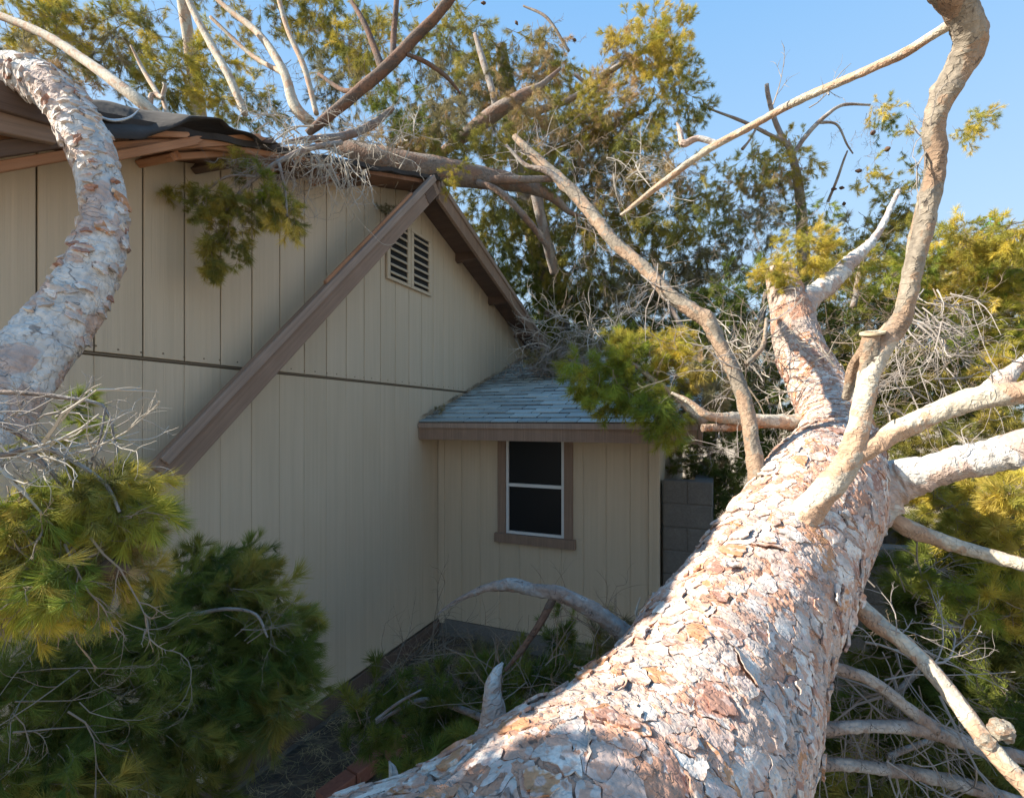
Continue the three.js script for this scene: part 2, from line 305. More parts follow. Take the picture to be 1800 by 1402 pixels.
// a tangle of bare bent twigs, one merged part; rows: [px,py,z, rx,ry, rz m, count, length m, base direction]
function tangle(owner, rows, mat, seed, name = 'dead_twigs', rad = .0035) {
  const r = rngOf(seed), pos = [], org = owner.position;
  for (const [px, py, z, rx, ry, rz, n, len, dx, dy, dz] of rows) for (let i = 0; i < n; i++) {
    const o = rvec(r).multiplyScalar(Math.sqrt(r())), c = at(px, py, z);
    const p = V(c.x + o.x * rx * z / FOC, c.y + o.y * ry * z / FOC, c.z + o.z * rz).sub(org);
    const grow = (q, d, L, R, depth) => {
      const segs = 4 + Math.floor(r() * 3); const curl = rvec(r).multiplyScalar(.25);
      for (let k = 0; k < segs; k++) {
        const e = q.clone().addScaledVector(d, L / segs); thinTube(pos, q, e, R * (1 - k / segs * .7), R * (1 - (k + 1) / segs * .7), R > .006 ? 5 : 4);
        q = e; d = d.clone().add(curl).add(rvec(r).multiplyScalar(.2)).normalize();
        if (depth && r() < .55) grow(q, d.clone().add(rvec(r).multiplyScalar(.8)).normalize(), L * lerp(.3, .6, r()), R * .55, depth - 1);
      }
    };
    grow(p, V(dx, dy, dz).add(rvec(r).multiplyScalar(.75)).normalize(), len * lerp(.6, 1.3, r()), rad * lerp(.6, 1.4, r()), 2);
  }
  return stuff(part(name, geoOf(pos), mat, owner));
}
function limbs(owner, list, mat, name = 'branch', opt = {}) {
  list.forEach((spec, i) => { const L = limbOf(spec, 60); part(name, L.geo(Object.assign({ rad: 10, seg: Math.max(14, Math.min(60, Math.round(L.len / .03))), seed: i * 1.7 + spec[0][0] * .01, origin: owner.position, lump: .09 }, opt)), mat, owner); });
}
function cones(owner, list) {
  const prof = [[0, -.03], [.012, -.026], [.019, -.012], [.02, 0], [.016, .016], [.008, .03], [0, .036]].map(p => new THREE.Vector2(p[0], p[1]));
  const g = new THREE.LatheGeometry(prof, 10), p = g.attributes.position; for (let i = 0; i < p.count; i++) { const k = 1 + .14 * Math.sin(i * 2.7); p.setX(i, p.getX(i) * k); p.setZ(i, p.getZ(i) * k); } g.computeVertexNormals();
  for (const [px, py, z, s] of list) { const m = part('pine_cone', g, M.cone, owner); m.position.copy(at(px, py, z)).sub(owner.position); m.rotation.set(px, 0, py * .3); m.scale.setScalar(s); }
}
// ------------------------------------------------------------------ ground: sandy yard, pale tone invented to bounce warm light onto the walls; dark soil bed along the house
const groundY = (x, z) => { const near = Math.exp(-(x * x + z * z) / 200); return -.03 + near * (.05 * noise3.noise(x * 1.1, 3, z * 1.1) + .025 * noise3.noise(x * 5, 7, z * 5)); };
{
  const sheet = (n, fx, fz, lift, keep) => {
    const pos = [], uv = [], idx = [];
    for (let j = 0; j <= n; j++) for (let i = 0; i <= n; i++) { const x = fx(i / n, j / n), z = fz(j / n, i / n); pos.push(x, groundY(x, z) + lift, z); uv.push(x, z); if (i < n && j < n) { const a = j * (n + 1) + i, b = a + n + 1; idx.push(a, b, a + 1, b, b + 1, a + 1); } }
    const g = new THREE.BufferGeometry(); g.setAttribute('position', new THREE.Float32BufferAttribute(pos, 3)); g.setAttribute('uv', new THREE.Float32BufferAttribute(uv, 2)); g.setIndex(idx); g.computeVertexNormals(); return g;
  };
  const c = t => Math.sign(t) * (Math.abs(t) * 7 + Math.pow(Math.abs(t), 6) * 380);
  part('ground', sheet(230, t => c(t * 2 - 1), t => c(t * 2 - 1) - 2, 0), M.bounceSand, scene).userData.kind = 'structure';
  const wob = (t, k) => .35 * noise3.noise(t * 7, k, 0) + .12 * noise3.noise(t * 25, k, 3);
  part('soil_bed', sheet(160, (t, s) => lerp(-4.5, 2.7 + wob(s, 1) + 6 * (1 - smooth(.72, .88, s)), t), (t, s) => lerp(-9, .2 + wob(s, 2), t), .014), M.soil, scene).userData.kind = 'structure';
}
// ------------------------------------------------------------------ house; its own axes: x along the gable wall away from the camera, y up, z out of the wall
const TH = Math.atan(367 / FOC), DW = 2.60, DIR = V(Math.sin(TH), 0, -Math.cos(TH)), NRM = V(Math.cos(TH), 0, Math.sin(TH));
const HO = NRM.clone().multiplyScalar(-DW);
const H = (u, y, w) => HO.clone().addScaledVector(DIR, u).addScaledVector(NRM, w).setY(y);        // house axes to world
function onWall(px, py, w) {             // where a ray through the photograph meets the plane z = w of the house
  const dv = PW / 2 + FOC * Math.tan(TH) - px, z = FOC * (DW - w) / (Math.cos(TH) * dv);
  return V((z - (DW - w) * Math.sin(TH)) / Math.cos(TH), EYE + (HORIZON - py) * z / FOC, w);
}
const house = thing('house', 'beige single storey house with brown trim, its gable crushed open under the fallen pine', 'house', [HO.x, 0, HO.z], Math.PI / 2 - TH);
const UA = 3.75, SL = .35, DECK = EYE + 2.06, yDeck = u => DECK - SL * Math.abs(u - UA);
const uL = -1.0, uR = 7.6;
// a bar between two points of the house, with a rectangular section (a: across in the wall plane, b: out of the wall)
function beam(p, q, a, b, jag = 0, seed = 1) {
  const L = p.distanceTo(q), r = rngOf(seed), poly = [];
  const ends = jag ? 6 : 1;
  for (let i = 0; i <= ends; i++) poly.push([-(i && i < ends ? jag * (r() - .3) : 0), -a / 2 + a * i / ends]);
  for (let i = ends; i >= 0; i--) poly.push([L + (i && i < ends ? jag * (r() - .3) : 0), -a / 2 + a * i / ends]);
  const g = prism(poly, b, Math.min(.003, b / 4)); g.translate(0, 0, -b / 2);
  const m = uvMetres(g), uv = m.attributes.uv; for (let i = 0; i < uv.count; i++) { const x = uv.getX(i); uv.setXY(i, uv.getY(i) + seed * .37, x); }
  const X = q.clone().sub(p).normalize(), Z0 = V(0, 0, 1), Y = V().crossVectors(Z0, X).normalize(), Z = V().crossVectors(X, Y);
  m.applyMatrix4(new THREE.Matrix4().makeBasis(X, Y, Z).setPosition(p)); return m;
}
{
  const SEAM = EYE + .297, r = rngOf(5);
  // main gable wall: backing slab, then every board of the siding
  const gw = part('gable_wall', uvMetres((() => { const g = prism([[uL + .4, 0], [uR, 0], [uR, yDeck(uR) - .01], [UA, DECK - .01], [uL + .4, yDeck(uL + .4) - .01]], .1); g.translate(0, 0, -.115); return g; })()), M.groove, house);
  const pitch = .2032, u0 = 1.524 - pitch * 10;
  for (let i = 0; i < 42; i++) {
    let a = u0 + i * pitch, b = a + pitch; if (b > uR || a < uL + .4) continue;
    const gU = .0034;
    const mk = (y0, y1a, y1b, z1, mid, g = gU, bv = .003) => { const poly = [[a + g, y0], [b - g, y0], [b - g, y1b]]; if (mid) poly.push(mid); poly.push([a + g, y1a]); const q = prism(poly, .014, bv); q.translate(0, 0, z1 - .014); const m = uvMetres(q), uv = m.attributes.uv, du = r() * 3; for (let k = 0; k < uv.count; k++) uv.setX(k, uv.getX(k) + du); return m; };
    const sag = .0015 * (r() - .5);
    // lower row is not cut where the annex stands (it runs behind it)
    part('siding_board', mk(.16, SEAM - .012, SEAM - .012, 0 + sag, null, .0012, .0016), M.siding, gw);
    const g = gU, top = yDeck(a + g) - .004, topb = yDeck(b - g) - .004;
    if (Math.min(top, topb) > SEAM + .05) part('siding_board', mk(SEAM + .006, top, topb, .004 + sag, a < UA && b > UA ? [UA, DECK - .004] : null), M.siding, gw);
  }
  part('backing_sheet', box(uL + .43, uR - .012, .165, SEAM - .02, -.0138, -.0045, .0005), M.siding, gw);
  part('seam_flashing', box(uL + .42, uR, SEAM - .007, SEAM + .001, -.014, .006, .001), M.groove, gw);
  { const ng = []; for (let u = .2; u < 6.6; u += .1016) { const s = new THREE.SphereGeometry(.005, 6, 4); s.scale(1, 1, .5); s.translate(u + (r() - .5) * .02, SEAM + .03 + (r() - .5) * .008, .005); ng.push(s); } stuff(part('nail_head', ng, M.groove, gw)); }
  part('foundation', box(uL + .4, uR, -.3, .12, -.12, .012), M.concrete, house);
  part('base_board', box(uL + .38, 4.24, .02, .155, .0125, .03), M.darkWood, house);
  // gable vent: two louvred panels side by side
  const vent = part('gable_vent', box(3.43, 4.085, 3.335, 3.845, .0045, .010), M.screenCloth, house);
  for (const [a, b] of [[3.415, 3.754], [3.762, 4.10]]) {
    const y0 = 3.32, y1 = 3.86;
    part('vent_frame', [box(a, b, y0, y0 + .028, .0105, .030), box(a, b, y1 - .028, y1, .0105, .030), box(a, a + .042, y0 + .029, y1 - .029, .0105, .029), box(b - .042, b, y0 + .029, y1 - .029, .0105, .029)], M.siding, vent);
    for (let k = 0; k < 7; k++) {
      const y = y0 + .05 + k * (y1 - y0 - .07) / 7; const s = box(a + .044, b - .044, -.004, .004, -.0155, .0155, .001); s.rotateX(.95); s.translate((0), y + .017, .024);
      part('slat', s, M.siding, vent);
    }
  }
  // roof: two deck slabs with shingle edge, rafters under the overhang
  const slab = (ua, ub, dy0, dy1, z0, z1) => { const g = prism([[ua, yDeck(ua) + dy0], [ub, yDeck(ub) + dy0], [ub, yDeck(ub) + dy1], [ua, yDeck(ua) + dy1]], z1 - z0); g.translate(0, 0, z0); return uvMetres(g); };
  const roof = part('roof', slab(UA, uR + .4, 0, .03, -9, .29), M.darkWood, house); part('roof_deck', slab(uL, UA - .0005, 0, .03, -9, .285), M.oldWood, roof);
  const edge = (ua, ub, dy0, dy1, seed) => {     // shingle sheet with an uneven front edge
    const pos = [], idx = [], n = 90, rr = rngOf(seed), nz = 8;
    for (let i = 0; i <= n; i++) { const u = lerp(ua, ub, i / n), wob = .02 * noise3.noise(u * 9, seed, 0) + .012 * (rr() - .5), lift = .02 * noise3.noise(u * 4, 2, seed);
      for (let k = 0; k <= nz; k++) { const z = lerp(.325 + wob, -9, Math.pow(k / nz, 2)), l = lift * Math.exp(-k * 1.2); pos.push(u, yDeck(u) + dy1 + l, z, u, yDeck(u) + dy0 + l, z); } }
    const w = 2 * (nz + 1); for (let i = 0; i < n; i++) { for (let k = 0; k < nz; k++) { const a = i * w + 2 * k, b = a + w; idx.push(a, b, a + 2, b, b + 2, a + 2, a + 1, a + 3, b + 1, b + 1, a + 3, b + 3); } const a = i * w, b = a + w; idx.push(a, a + 1, b, b, a + 1, b + 1); }
    const g = new THREE.BufferGeometry(); g.setAttribute('position', new THREE.Float32BufferAttribute(pos, 3)); g.setIndex(idx); return uvMetres(g);
  };
  part('roof_shingles', [edge(uL - .05, UA, .031, .062, 3), edge(UA, uR + .45, .031, .062, 4)], M.roofing, roof);
  part('ridge_cap', (() => { const g = prism([[UA - .16, DECK + .068 - .056], [UA, DECK + .07], [UA + .16, DECK + .068 - .056], [UA, DECK + .10]], 9.2); g.translate(0, 0, -8.9); return uvMetres(g); })(), M.roofing, roof);
  // soffit boards on the underside of the right overhang and the lookouts between
  part('soffit', slab(UA + .02, uR, -.012, -.001, .006, .27), M.darkWood, roof);
  for (const u of [4.6, 5.4, 6.2]) part('lookout', slab(u, u + .04, -.09, -.0125, .006, .27), M.darkWood, roof);
  // rake board still on the right slope, with its thin top strip
  const rakeTop = yDeck(UA) - .0;
  const rk = u => yDeck(u) + .028;
  part('rake_board', (() => { const g = prism([[UA, rk(UA) - .165], [uR, rk(uR) - .165], [uR, rk(uR)], [UA, rk(UA)]], .035, .003); g.translate(0, 0, .291); return uvMetres(g); })(), M.trim, house, 'brown rake board still nailed along the right slope of the gable');
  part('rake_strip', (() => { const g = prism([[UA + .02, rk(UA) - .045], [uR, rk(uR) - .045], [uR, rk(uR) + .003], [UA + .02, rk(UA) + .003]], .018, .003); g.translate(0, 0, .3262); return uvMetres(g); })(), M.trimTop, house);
  // what is left of the left rake: two drooping lengths of board at the near end
  part('rake_board', beam(onWall(-420, 120, .30), onWall(88, 232, .30), .085, .036, .02, 11), M.trim, house, 'broken stub of brown rake board left of the bent limb');
  part('rake_strip', beam(onWall(-420, 40, .325), onWall(100, 200, .325), .10, .03, .03, 12), M.darkWood, house);
  // splintered lookouts and nailers bared under the torn edge
  const broken = [[[-60, 304], [165, 264], .20, .035, .05], [[-40, 268], [150, 240], .24, .05, .04], [[150, 284], [345, 247], .29, .035, .04], [[185, 262], [455, 244], .27, .045, .045], [[230, 247], [480, 252], .25, .05, .05], [[300, 276], [520, 262], .22, .03, .04], [[340, 252], [560, 280], .27, .04, .03], [[430, 258], [640, 302], .24, .05, .05], [[-80, 226], [110, 252], .20, .05, .05], [[205, 232], [330, 238], .30, .025, .03]];
  broken.forEach(([a, b, w, h, t], i) => part('broken_board', beam(onWall(a[0], a[1], w), onWall(b[0], b[1], w + .03), h, t, .05, 20 + i), i % 3 === 1 ? M.darkWood : M.rawWood, house));
  for (let i = 0; i < 9; i++) { const u = .7 + i * .27; part('lookout', beam(V(u, yDeck(u) - .035, .012), V(u + .03 * (r() - .5), yDeck(u) - .045, .25), .05, .035, .02, 60 + i), i % 2 ? M.rawWood : M.darkWood, roof); }
  // torn roofing felt: a buckled dark sheet curling over the crushed edge
  { const pos = [], idx = [], uv = [], nu = 60, nv = 14, a = onWall(120, 165, .3).x, b = onWall(470, 222, .3).x;
    for (let i = 0; i <= nu; i++) { const t = i / nu, u = lerp(a, b, t), drop = lerp(.19, .03, smooth(.35, .62, t)) * (.7 + .3 * Math.sin(t * 9)) + .012;
      for (let j = 0; j <= nv; j++) { const s = j / nv, cur = Math.max(0, s - .25) / .75; const wv = .025 * Math.sin(t * 31 + s * 2) * s + .02 * noise3.noise(t * 7, s * 3, 1);
        pos.push(u + .015 * noise3.noise(t * 9, s * 4, 5), yDeck(u) + .085 + .10 * Math.sin(Math.PI * Math.pow(t, .55)) * (1 - .3 * s) + .03 * noise3.noise(t * 5, 2, 2) * (1 - s) - drop * Math.sin(cur * 1.9), .05 + .3 * Math.min(1, s * 1.5) + .03 * Math.sin(cur * 3) + wv); uv.push(u, s * .3);
        if (i < nu && j < nv) { const k = i * (nv + 1) + j, l = k + nv + 1; idx.push(k, l, k + 1, l, l + 1, k + 1); } } }
    const g = new THREE.BufferGeometry(); g.setAttribute('position', new THREE.Float32BufferAttribute(pos, 3)); g.setAttribute('uv', new THREE.Float32BufferAttribute(uv, 2)); g.setIndex(idx); g.computeVertexNormals();
    part('torn_roofing', g, M.roofing, house, 'buckled dark roofing felt curling over the crushed roof edge');
    const c = [[150, 188], [172, 203], [200, 212], [228, 206], [246, 190]].map((p, i) => onWall(p[0], p[1], .385 + .01 * (i % 2))), L = new Limb(c, c.map((q, i) => [.002, .005, .006, .004, .001][i]), 40), fg = L.geo({ rad: 8, seg: 40, lump: .2, freq: 30 });
    fg.applyMatrix4(new THREE.Matrix4().makeScale(1, 1, 1)); part('drip_edge', fg, M.flashing, house, 'bent bare metal drip edge');
  }
  // ---------------- annex: wall at x = UX facing the camera, 2.12 m wide, low shingled roof rising away
  const UX = 4.27, AW = 2.12, plate = EYE - .04;
  const aw = part('annex_wall', [box(UX + .016, UX + .12, 0, plate + .02, .018, AW - .016), (() => { const g = prism([[UX + .121, 0], [7.4, 0], [7.4, plate + .7], [UX + .121, plate + .02]], .104); g.translate(0, 0, AW - .12); return uvMetres(g); })()], M.groove, house);
  const WY0 = EYE - 1.072, WY1 = EYE - .16, W0 = .741, W1 = 1.309;      // window opening
  const bd = (y0, y1, a, b) => { const g = prism([[a + .004, y0], [b - .004, y0], [b - .004, y1], [a + .004, y1]], .014, .003); g.rotateY(-Math.PI / 2); g.translate(UX + .014, 0, 0); const m = uvMetres(g), uv = m.attributes.uv, du = r() * 3; for (let k = 0; k < uv.count; k++) uv.setX(k, uv.getX(k) + du); return m; };
  for (let i = -1; i < 11; i++) {
    const a = Math.max(.02, .06 + i * pitch), b = Math.min(AW - .004, .06 + (i + 1) * pitch); if (b - a < .03) continue;
    if (b <= W0 - .002 || a >= W1 + .002) part('siding_board', bd(.16, plate, a, b), M.siding, aw);
    else { part('siding_board', bd(.16, WY0, a, b), M.siding, aw); if (a < W0 - .03) part('siding_board', bd(WY0 + .001, plate, a, W0), M.siding, aw); if (b > W1 + .03) part('siding_board', bd(WY0 + .001, plate, W1, b), M.siding, aw); }
  }
  for (let i = 0; i < 14; i++) { const a = UX + .02 + i * pitch; part('siding_board', box(a + .004, a + pitch - .004, .16, plate + .02 + (a - UX) * .05, AW - .0155, AW - .0015), M.siding, aw); }
  part('backing_sheet', [box(UX + .006, UX + .0155, .165, plate - .01, .024, W0 - .01, .0005), box(UX + .006, UX + .0155, .165, plate - .01, W1 + .01, AW - .02, .0005), box(UX + .006, UX + .0155, .165, WY0 - .01, W0 - .009, W1 + .009, .0005)], M.siding, aw);
  part('corner_trim', box(UX - .018, UX - .0005, .12, plate, .006, .075), M.siding, aw);
  part('corner_trim', box(UX - .018, UX - .0005, .12, plate, AW - .075, AW + .014), M.siding, aw);
  part('foundation', box(UX + .002, 7.4, -.3, .155, .02, AW - .003), M.concrete, aw);
  // window
  const win = part('window', box(UX + .05, UX + .06, WY0, WY1 + .05, W0, W1), M.screenCloth, house);
  const wx = (x0, x1, y0, y1, z0, z1, m, n) => part(n, box(UX + x0, UX + x1, y0, y1, z0, z1, .002), m, win);
  wx(-.022, -.001, WY0, WY1 + .12, W0 - .082, W0 - .001, M.trim, 'casing'); wx(-.022, -.001, WY0, WY1 + .12, W1 + .001, W1 + .082, M.trim, 'casing');
  wx(-.04, -.001, WY0 - .085, WY0 - .001, W0 - .11, W1 + .11, M.trim, 'sill');
  const fr = .026; wx(-.010, .03, WY0 + .001, WY1, W0 + .001, W0 + fr, M.white, 'frame'); wx(-.010, .03, WY0 + .001, WY1, W1 - fr, W1 - .001, M.white, 'frame'); wx(-.0102, .03, WY0 + .001, WY0 + fr, W0 + fr + .0005, W1 - fr - .0005, M.white, 'frame');
  const ym = EYE - .615; wx(-.013, .03, ym - .015, ym + .015, W0 + fr + .0005, W1 - fr - .0005, M.white, 'meeting_rail');
  wx(.008, .012, WY0 + fr + .001, ym - .016, W0 + fr + .001, W1 - fr - .001, M.pane, 'pane'); wx(.004, .008, ym + .016, WY1 + .04, W0 + fr + .001, W1 - fr - .001, M.pane, 'pane');
  // annex roof
  const e0 = 3.93, ey = EYE - .035, pit = .333, ridge = 7.1, zr = 2.44, ar = part('annex_roof', (() => { const g = prism([[e0 + .02, ey - .03], [ridge, ey - .03 + (ridge - e0) * pit], [9.6, ey - .1], [9.6, ey - .06], [ridge, ey + (ridge - e0) * pit], [e0 + .02, ey]], zr - .006); g.translate(0, 0, .006); return uvMetres(g); })(), M.darkWood, house);
  part('fascia_board', box(e0 - .02, e0 + .018, ey - .155, ey - .004, .006, zr), M.trim, house, 'brown fascia board along the annex eave above the window');
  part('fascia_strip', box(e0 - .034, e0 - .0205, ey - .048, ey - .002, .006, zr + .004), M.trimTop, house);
  part('fascia_board', (() => { const g = prism([[e0 - .02, ey - .155], [ridge, ey - .155 + (ridge - e0) * pit], [ridge, ey + (ridge - e0) * pit - .004], [e0 - .02, ey - .004]], .03, .003); g.translate(0, 0, zr + .005); return uvMetres(g); })(), M.trim, house);
  part('soffit', box(e0 + .02, UX - .02, ey - .15, ey - .138, .006, AW + .2), M.trim, house);
  const ang = Math.atan(pit), exp = .127, tab = .26, cl = Math.cos(ang), sg = [0, 1, 2, 3].map(k => { const w = tab - .014 + .006 * (k % 2), g = box(0, exp + .035, 0, .011 + .002 * k, 0, w, .002); return { g, w }; });
  for (let c = 0; c < 25; c++) {
    const s0 = c * exp - .02; { const g = box(0, .03, 0, .008, 0, zr, .001), m = part('shingle_edge_shade', g, M.roofing, ar); m.rotation.z = ang; m.position.set(e0 + (s0 - .004) * cl, ey + .006 + (s0 - .004) * Math.sin(ang), .009); } let z = .01 - (c % 2) * tab * .5 - r() * .05, k = 0;  // asphalt edge strip, added dark to draw the shade line under each course
    while (z < zr) {
      const q = sg[Math.floor(r() * 4)], zz = Math.max(z, .008), m = new THREE.Mesh(q.g, M.shingle[Math.floor(r() * 3)]); m.name = 'shingle'; m.castShadow = m.receiveShadow = true;
      const w = Math.min(z + q.w, zr + .012) - zz; if (w > .03) {
        m.scale.set(1, 1, w / q.w); m.rotation.z = ang - .085 + .006 * (r() - .5);
        m.position.set(e0 + s0 * cl + .004 * (r() - .5), ey + .008 + (s0) * Math.sin(ang) + .002 * r(), zz); ar.add(m);
      }
      z += tab; k++;
    }
  }
  // the rest of the house, plain, so that it is a closed volume
  part('far_wall', [box(uL + .4, uL + .5, 0, yDeck(uL + .45) - .03, -8.6, -.12), box(uR - .1, uR - .001, 0, yDeck(uR) - .03, -8.6, -.12), (() => { const g = prism([[uL + .5, 0], [uR - .1, 0], [uR - .1, yDeck(uR) - .04], [UA, DECK - .03], [uL + .5, yDeck(uL + .5) - .04]], .1); g.translate(0, 0, -8.59); return uvMetres(g); })()], M.siding, house);
}
// the broken-off rake board, hanging from the gable tip across the wall
{
  const A = onWall(764, 324, .345), C = onWall(284, 836, .17), mid = A.clone().lerp(C, .5), o = thing('fallen_rake_board', 'brown rake board broken off the left slope, hanging diagonally across the gable wall', 'board', H(A.x, A.y, A.z).toArray(), Math.PI / 2 - TH);
  const p = V(0, 0, 0), q = C.clone().sub(A);
  const dir = q.clone().normalize(), nor = V(-dir.y, dir.x, 0).normalize(); if (nor.y < 0) nor.multiplyScalar(-1);
  part('face_board', beam(p, q, .155, .036, .008, 3), M.trim, o);
  const off = nor.clone().multiplyScalar(.0).add(V(0, 0, .0285));
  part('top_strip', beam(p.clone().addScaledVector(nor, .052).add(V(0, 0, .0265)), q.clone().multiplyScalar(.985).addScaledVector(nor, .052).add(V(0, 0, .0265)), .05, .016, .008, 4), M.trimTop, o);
  part('splinter', beam(p.clone().lerp(q, .12).addScaledVector(nor, .09), p.clone().lerp(q, .52).addScaledVector(nor, .086), .022, .02, .03, 9), M.rawWood, o, 'strip of bare reddish wood torn along the upper edge');
  part('bracket_block', beam(p.clone().lerp(q, .02).addScaledVector(nor, -.02), p.clone().lerp(q, .07).addScaledVector(nor, -.03), .09, .05, .02, 5), M.darkWood, o);
}
// ------------------------------------------------------------------ concrete block walls
function blockWall(label, pos, turn, L, rows, y0, seed, retL) {
  const o = thing('block_wall', label, 'wall', pos, turn), r = rngOf(seed), bw = .397, bh = .193, d = .15;
  part('mortar', [box(.01, L - .01, -.3, rows * .2 + y0 - .012, -d + .012, -.006), ...(retL ? [box(L - d + .012, L - .006, -.3, rows * .2 + y0 - .012, -retL, -d)] : [])], M.concrete, o);
  for (let j = 0; j < rows; j++) {
    for (let i = -1; i * .4 < L; i++) { const a = Math.max(0, i * .4 + (j % 2) * .2), b = Math.min(L, i * .4 + (j % 2) * .2 + bw); if (b - a < .05) continue; const g = box(a, b, 0, bh, -d, .002 * r(), .008); g.translate(0, y0 + j * .2, 0); part('block', g, M.concrete, o); }
    if (retL) for (let i = 0; i * .4 < retL - d; i++) { const a = -d - .003 - i * .4, b = Math.max(-retL, a - bw); const g = box(L - d, L + .002 * r(), 0, bh, b, a, .008); g.translate(0, y0 + j * .2, 0); part('block', g, M.concrete, o); }
  }
}
{ const p = H(4.42, 0, 2.14); blockWall('grey concrete block wall standing against the annex corner', [p.x, 0, p.z], -TH, .40, 8, .02, 31, 2.6); }
{ const p = at(1470, HORIZON, 3.5); blockWall('short weathered block wall seen behind the fallen trunk on the right', [p.x, 0, p.z], -TH * .6, .86, 6, .05, 32, 1.2); }
// ------------------------------------------------------------------ the big fallen pine in front
const pine = thing('fallen_pine', 'large fallen pine with flaking pale bark lying across the foreground towards the upper right', 'fallen tree', at(1300, 1400, 1.5).toArray());
pine.position.y = 0;
{
  const spec = [[150, 2500, .66, 560], [560, 1985, .72, 540], [900, 1665, .85, 392], [1172, 1362, 1.15, 250], [1300, 1112, 1.5, 163], [1376, 985, 1.75, 140], [1440, 868, 2.02, 120], [1470, 780, 2.45, 76], [1448, 700, 2.85, 54], [1405, 610, 3.15, 46], [1386, 530, 3.4, 36], [1372, 480, 3.6, 28]];
  const T = limbOf(spec, 500);
  // bark relief: rounded flakes with cracks between
  const cell = (x, y) => {         // distance to the border of jittered cells, and the cell's own number
    const X = Math.floor(x), Y = Math.floor(y); let d1 = 9, d2 = 9, id = 0;
    for (let j = -1; j <= 1; j++) for (let i = -1; i <= 1; i++) { const cx = X + i, cy = Y + j, h = Math.abs(Math.sin(cx * 127.1 + cy * 311.7) * 43758.5453) % 1, k = Math.abs(Math.sin(cx * 269.5 + cy * 183.3) * 24634.6345) % 1; const d = Math.hypot(x - cx - .15 - .7 * h, y - cy - .15 - .7 * k); if (d < d1) { d2 = d1; d1 = d; id = (h * 7.13 + k * 3.7) % 1; } else if (d < d2) d2 = d; }
    return [d2 - d1, id];
  };
  const sUp = .63 * T.len;
  const g = T.geo({ rad: 210, seg: 620, lump: .05, freq: 4, origin: pine.position, extra: (s, a, r) => {
    const x = a * .28 / .042, y = s / .05, w = .6 * noise3.noise(x * 1.3, y * 1.3, 4), [e, id] = cell(x + w, y + .7 * w);
    const k = s > sUp ? .7 : 1; return k * ((id - .5) * .007 * smooth(0, .12, e) - .007 * (1 - smooth(0, .14, e)) + .004 * noise3.noise(x * 3, y * 3, 9));
  } });
  const trunk = part('trunk', g, M.trunk, pine);
  // flakes of bark: the plane of length (s) and girth (x), cut into cells with wavy borders
  const r = rngOf(77), S0 = .09 * T.len, S1 = .80 * T.len, GIRTH = 2 * Math.PI, cells = [];
  const camP = V(0, EYE, 0);
  const rows = []; for (let s = S0; s < S1;) { const far = smooth(.45 * T.len, .72 * T.len, s), h = lerp(.060, .038, far); rows.push([s, h]); s += h; }
  const seeds = [];
  rows.forEach(([s, h], j) => { const R = T.radius(s / T.len), n = Math.max(8, Math.round(GIRTH * R / (h * .92))); for (let i = 0; i < n; i++) seeds.push({ s: s + h * 1.3 * (r() - .5), a: ((i + (j % 2) * .5 + 1.3 * (r() - .5)) / n) * GIRTH, R, h }); });
  for (let i = seeds.length - 1; i >= 0; i--) if (noise3.noise(seeds[i].s * 6, Math.cos(seeds[i].a) * 1.6, Math.sin(seeds[i].a) * 1.6) > .12 && r() < .5) seeds.splice(i, 1);
  const wrap = d => { while (d > Math.PI) d -= GIRTH; while (d < -Math.PI) d += GIRTH; return d; };
  for (const c of seeds) {
    // clip a square by the bisectors with the neighbours
    let poly = [[-.2, -.2], [.2, -.2], [.2, .2], [-.2, .2]].map(p => [p[0] * 1.2, p[1] * 1.2]);
    for (const o of seeds) { if (o === c) continue; const ds = o.s - c.s; if (Math.abs(ds) > .16) continue; const dx = wrap(o.a - c.a) * c.R; if (Math.abs(dx) > .16) continue;
      const mx = dx / 2, my = ds / 2, out = []; for (let i = 0; i < poly.length; i++) { const p = poly[i], q = poly[(i + 1) % poly.length], dp = (p[0] - mx) * dx + (p[1] - my) * ds, dq = (q[0] - mx) * dx + (q[1] - my) * ds; if (dp <= 0) out.push(p); if (dp * dq < 0) { const t = dp / (dp - dq); out.push([lerp(p[0], q[0], t), lerp(p[1], q[1], t)]); } } poly = out; if (poly.length < 3) break; }
    if (poly.length < 3) continue;
    const f = T.point(c.s / T.len, c.a), fr = T.frame(c.s / T.len), nrm = f.clone().sub(fr.p).normalize();
    const facing = nrm.dot(camP.clone().sub(f).normalize()), dist = f.distanceTo(camP);
    c.poly = poly; c.facing = facing; c.dist = dist; c.score = facing > -.15 ? 1 / dist : 0; if (facing > -.35) cells.push(c);
  }
  cells.sort((a, b) => b.score - a.score);
  const clump = [], edges = [];
  const plateGeo = (c, shrink, h, off, seed) => {
    const rr = rngOf(seed), outer = [], cx0 = c.poly.reduce((q, p) => q + p[0], 0) / c.poly.length, cy0 = c.poly.reduce((q, p) => q + p[1], 0) / c.poly.length;
    let per = 0; for (let i = 0; i < c.poly.length; i++) { const p = c.poly[i], q = c.poly[(i + 1) % c.poly.length]; per += Math.hypot(p[0] - q[0], p[1] - q[1]); }
    const N = clamp(Math.round(per / .0085), 16, 34); let step = per / N, acc = 0;
    for (let i = 0; i < c.poly.length; i++) { const p = c.poly[i], q = c.poly[(i + 1) % c.poly.length], L = Math.hypot(p[0] - q[0], p[1] - q[1]); let t = (step - acc) % step; if (acc === 0) t = 0; while (t < L) { outer.push([lerp(p[0], q[0], t / L), lerp(p[1], q[1], t / L)]); t += step; } acc = (acc + L) % step || 1e-9; }
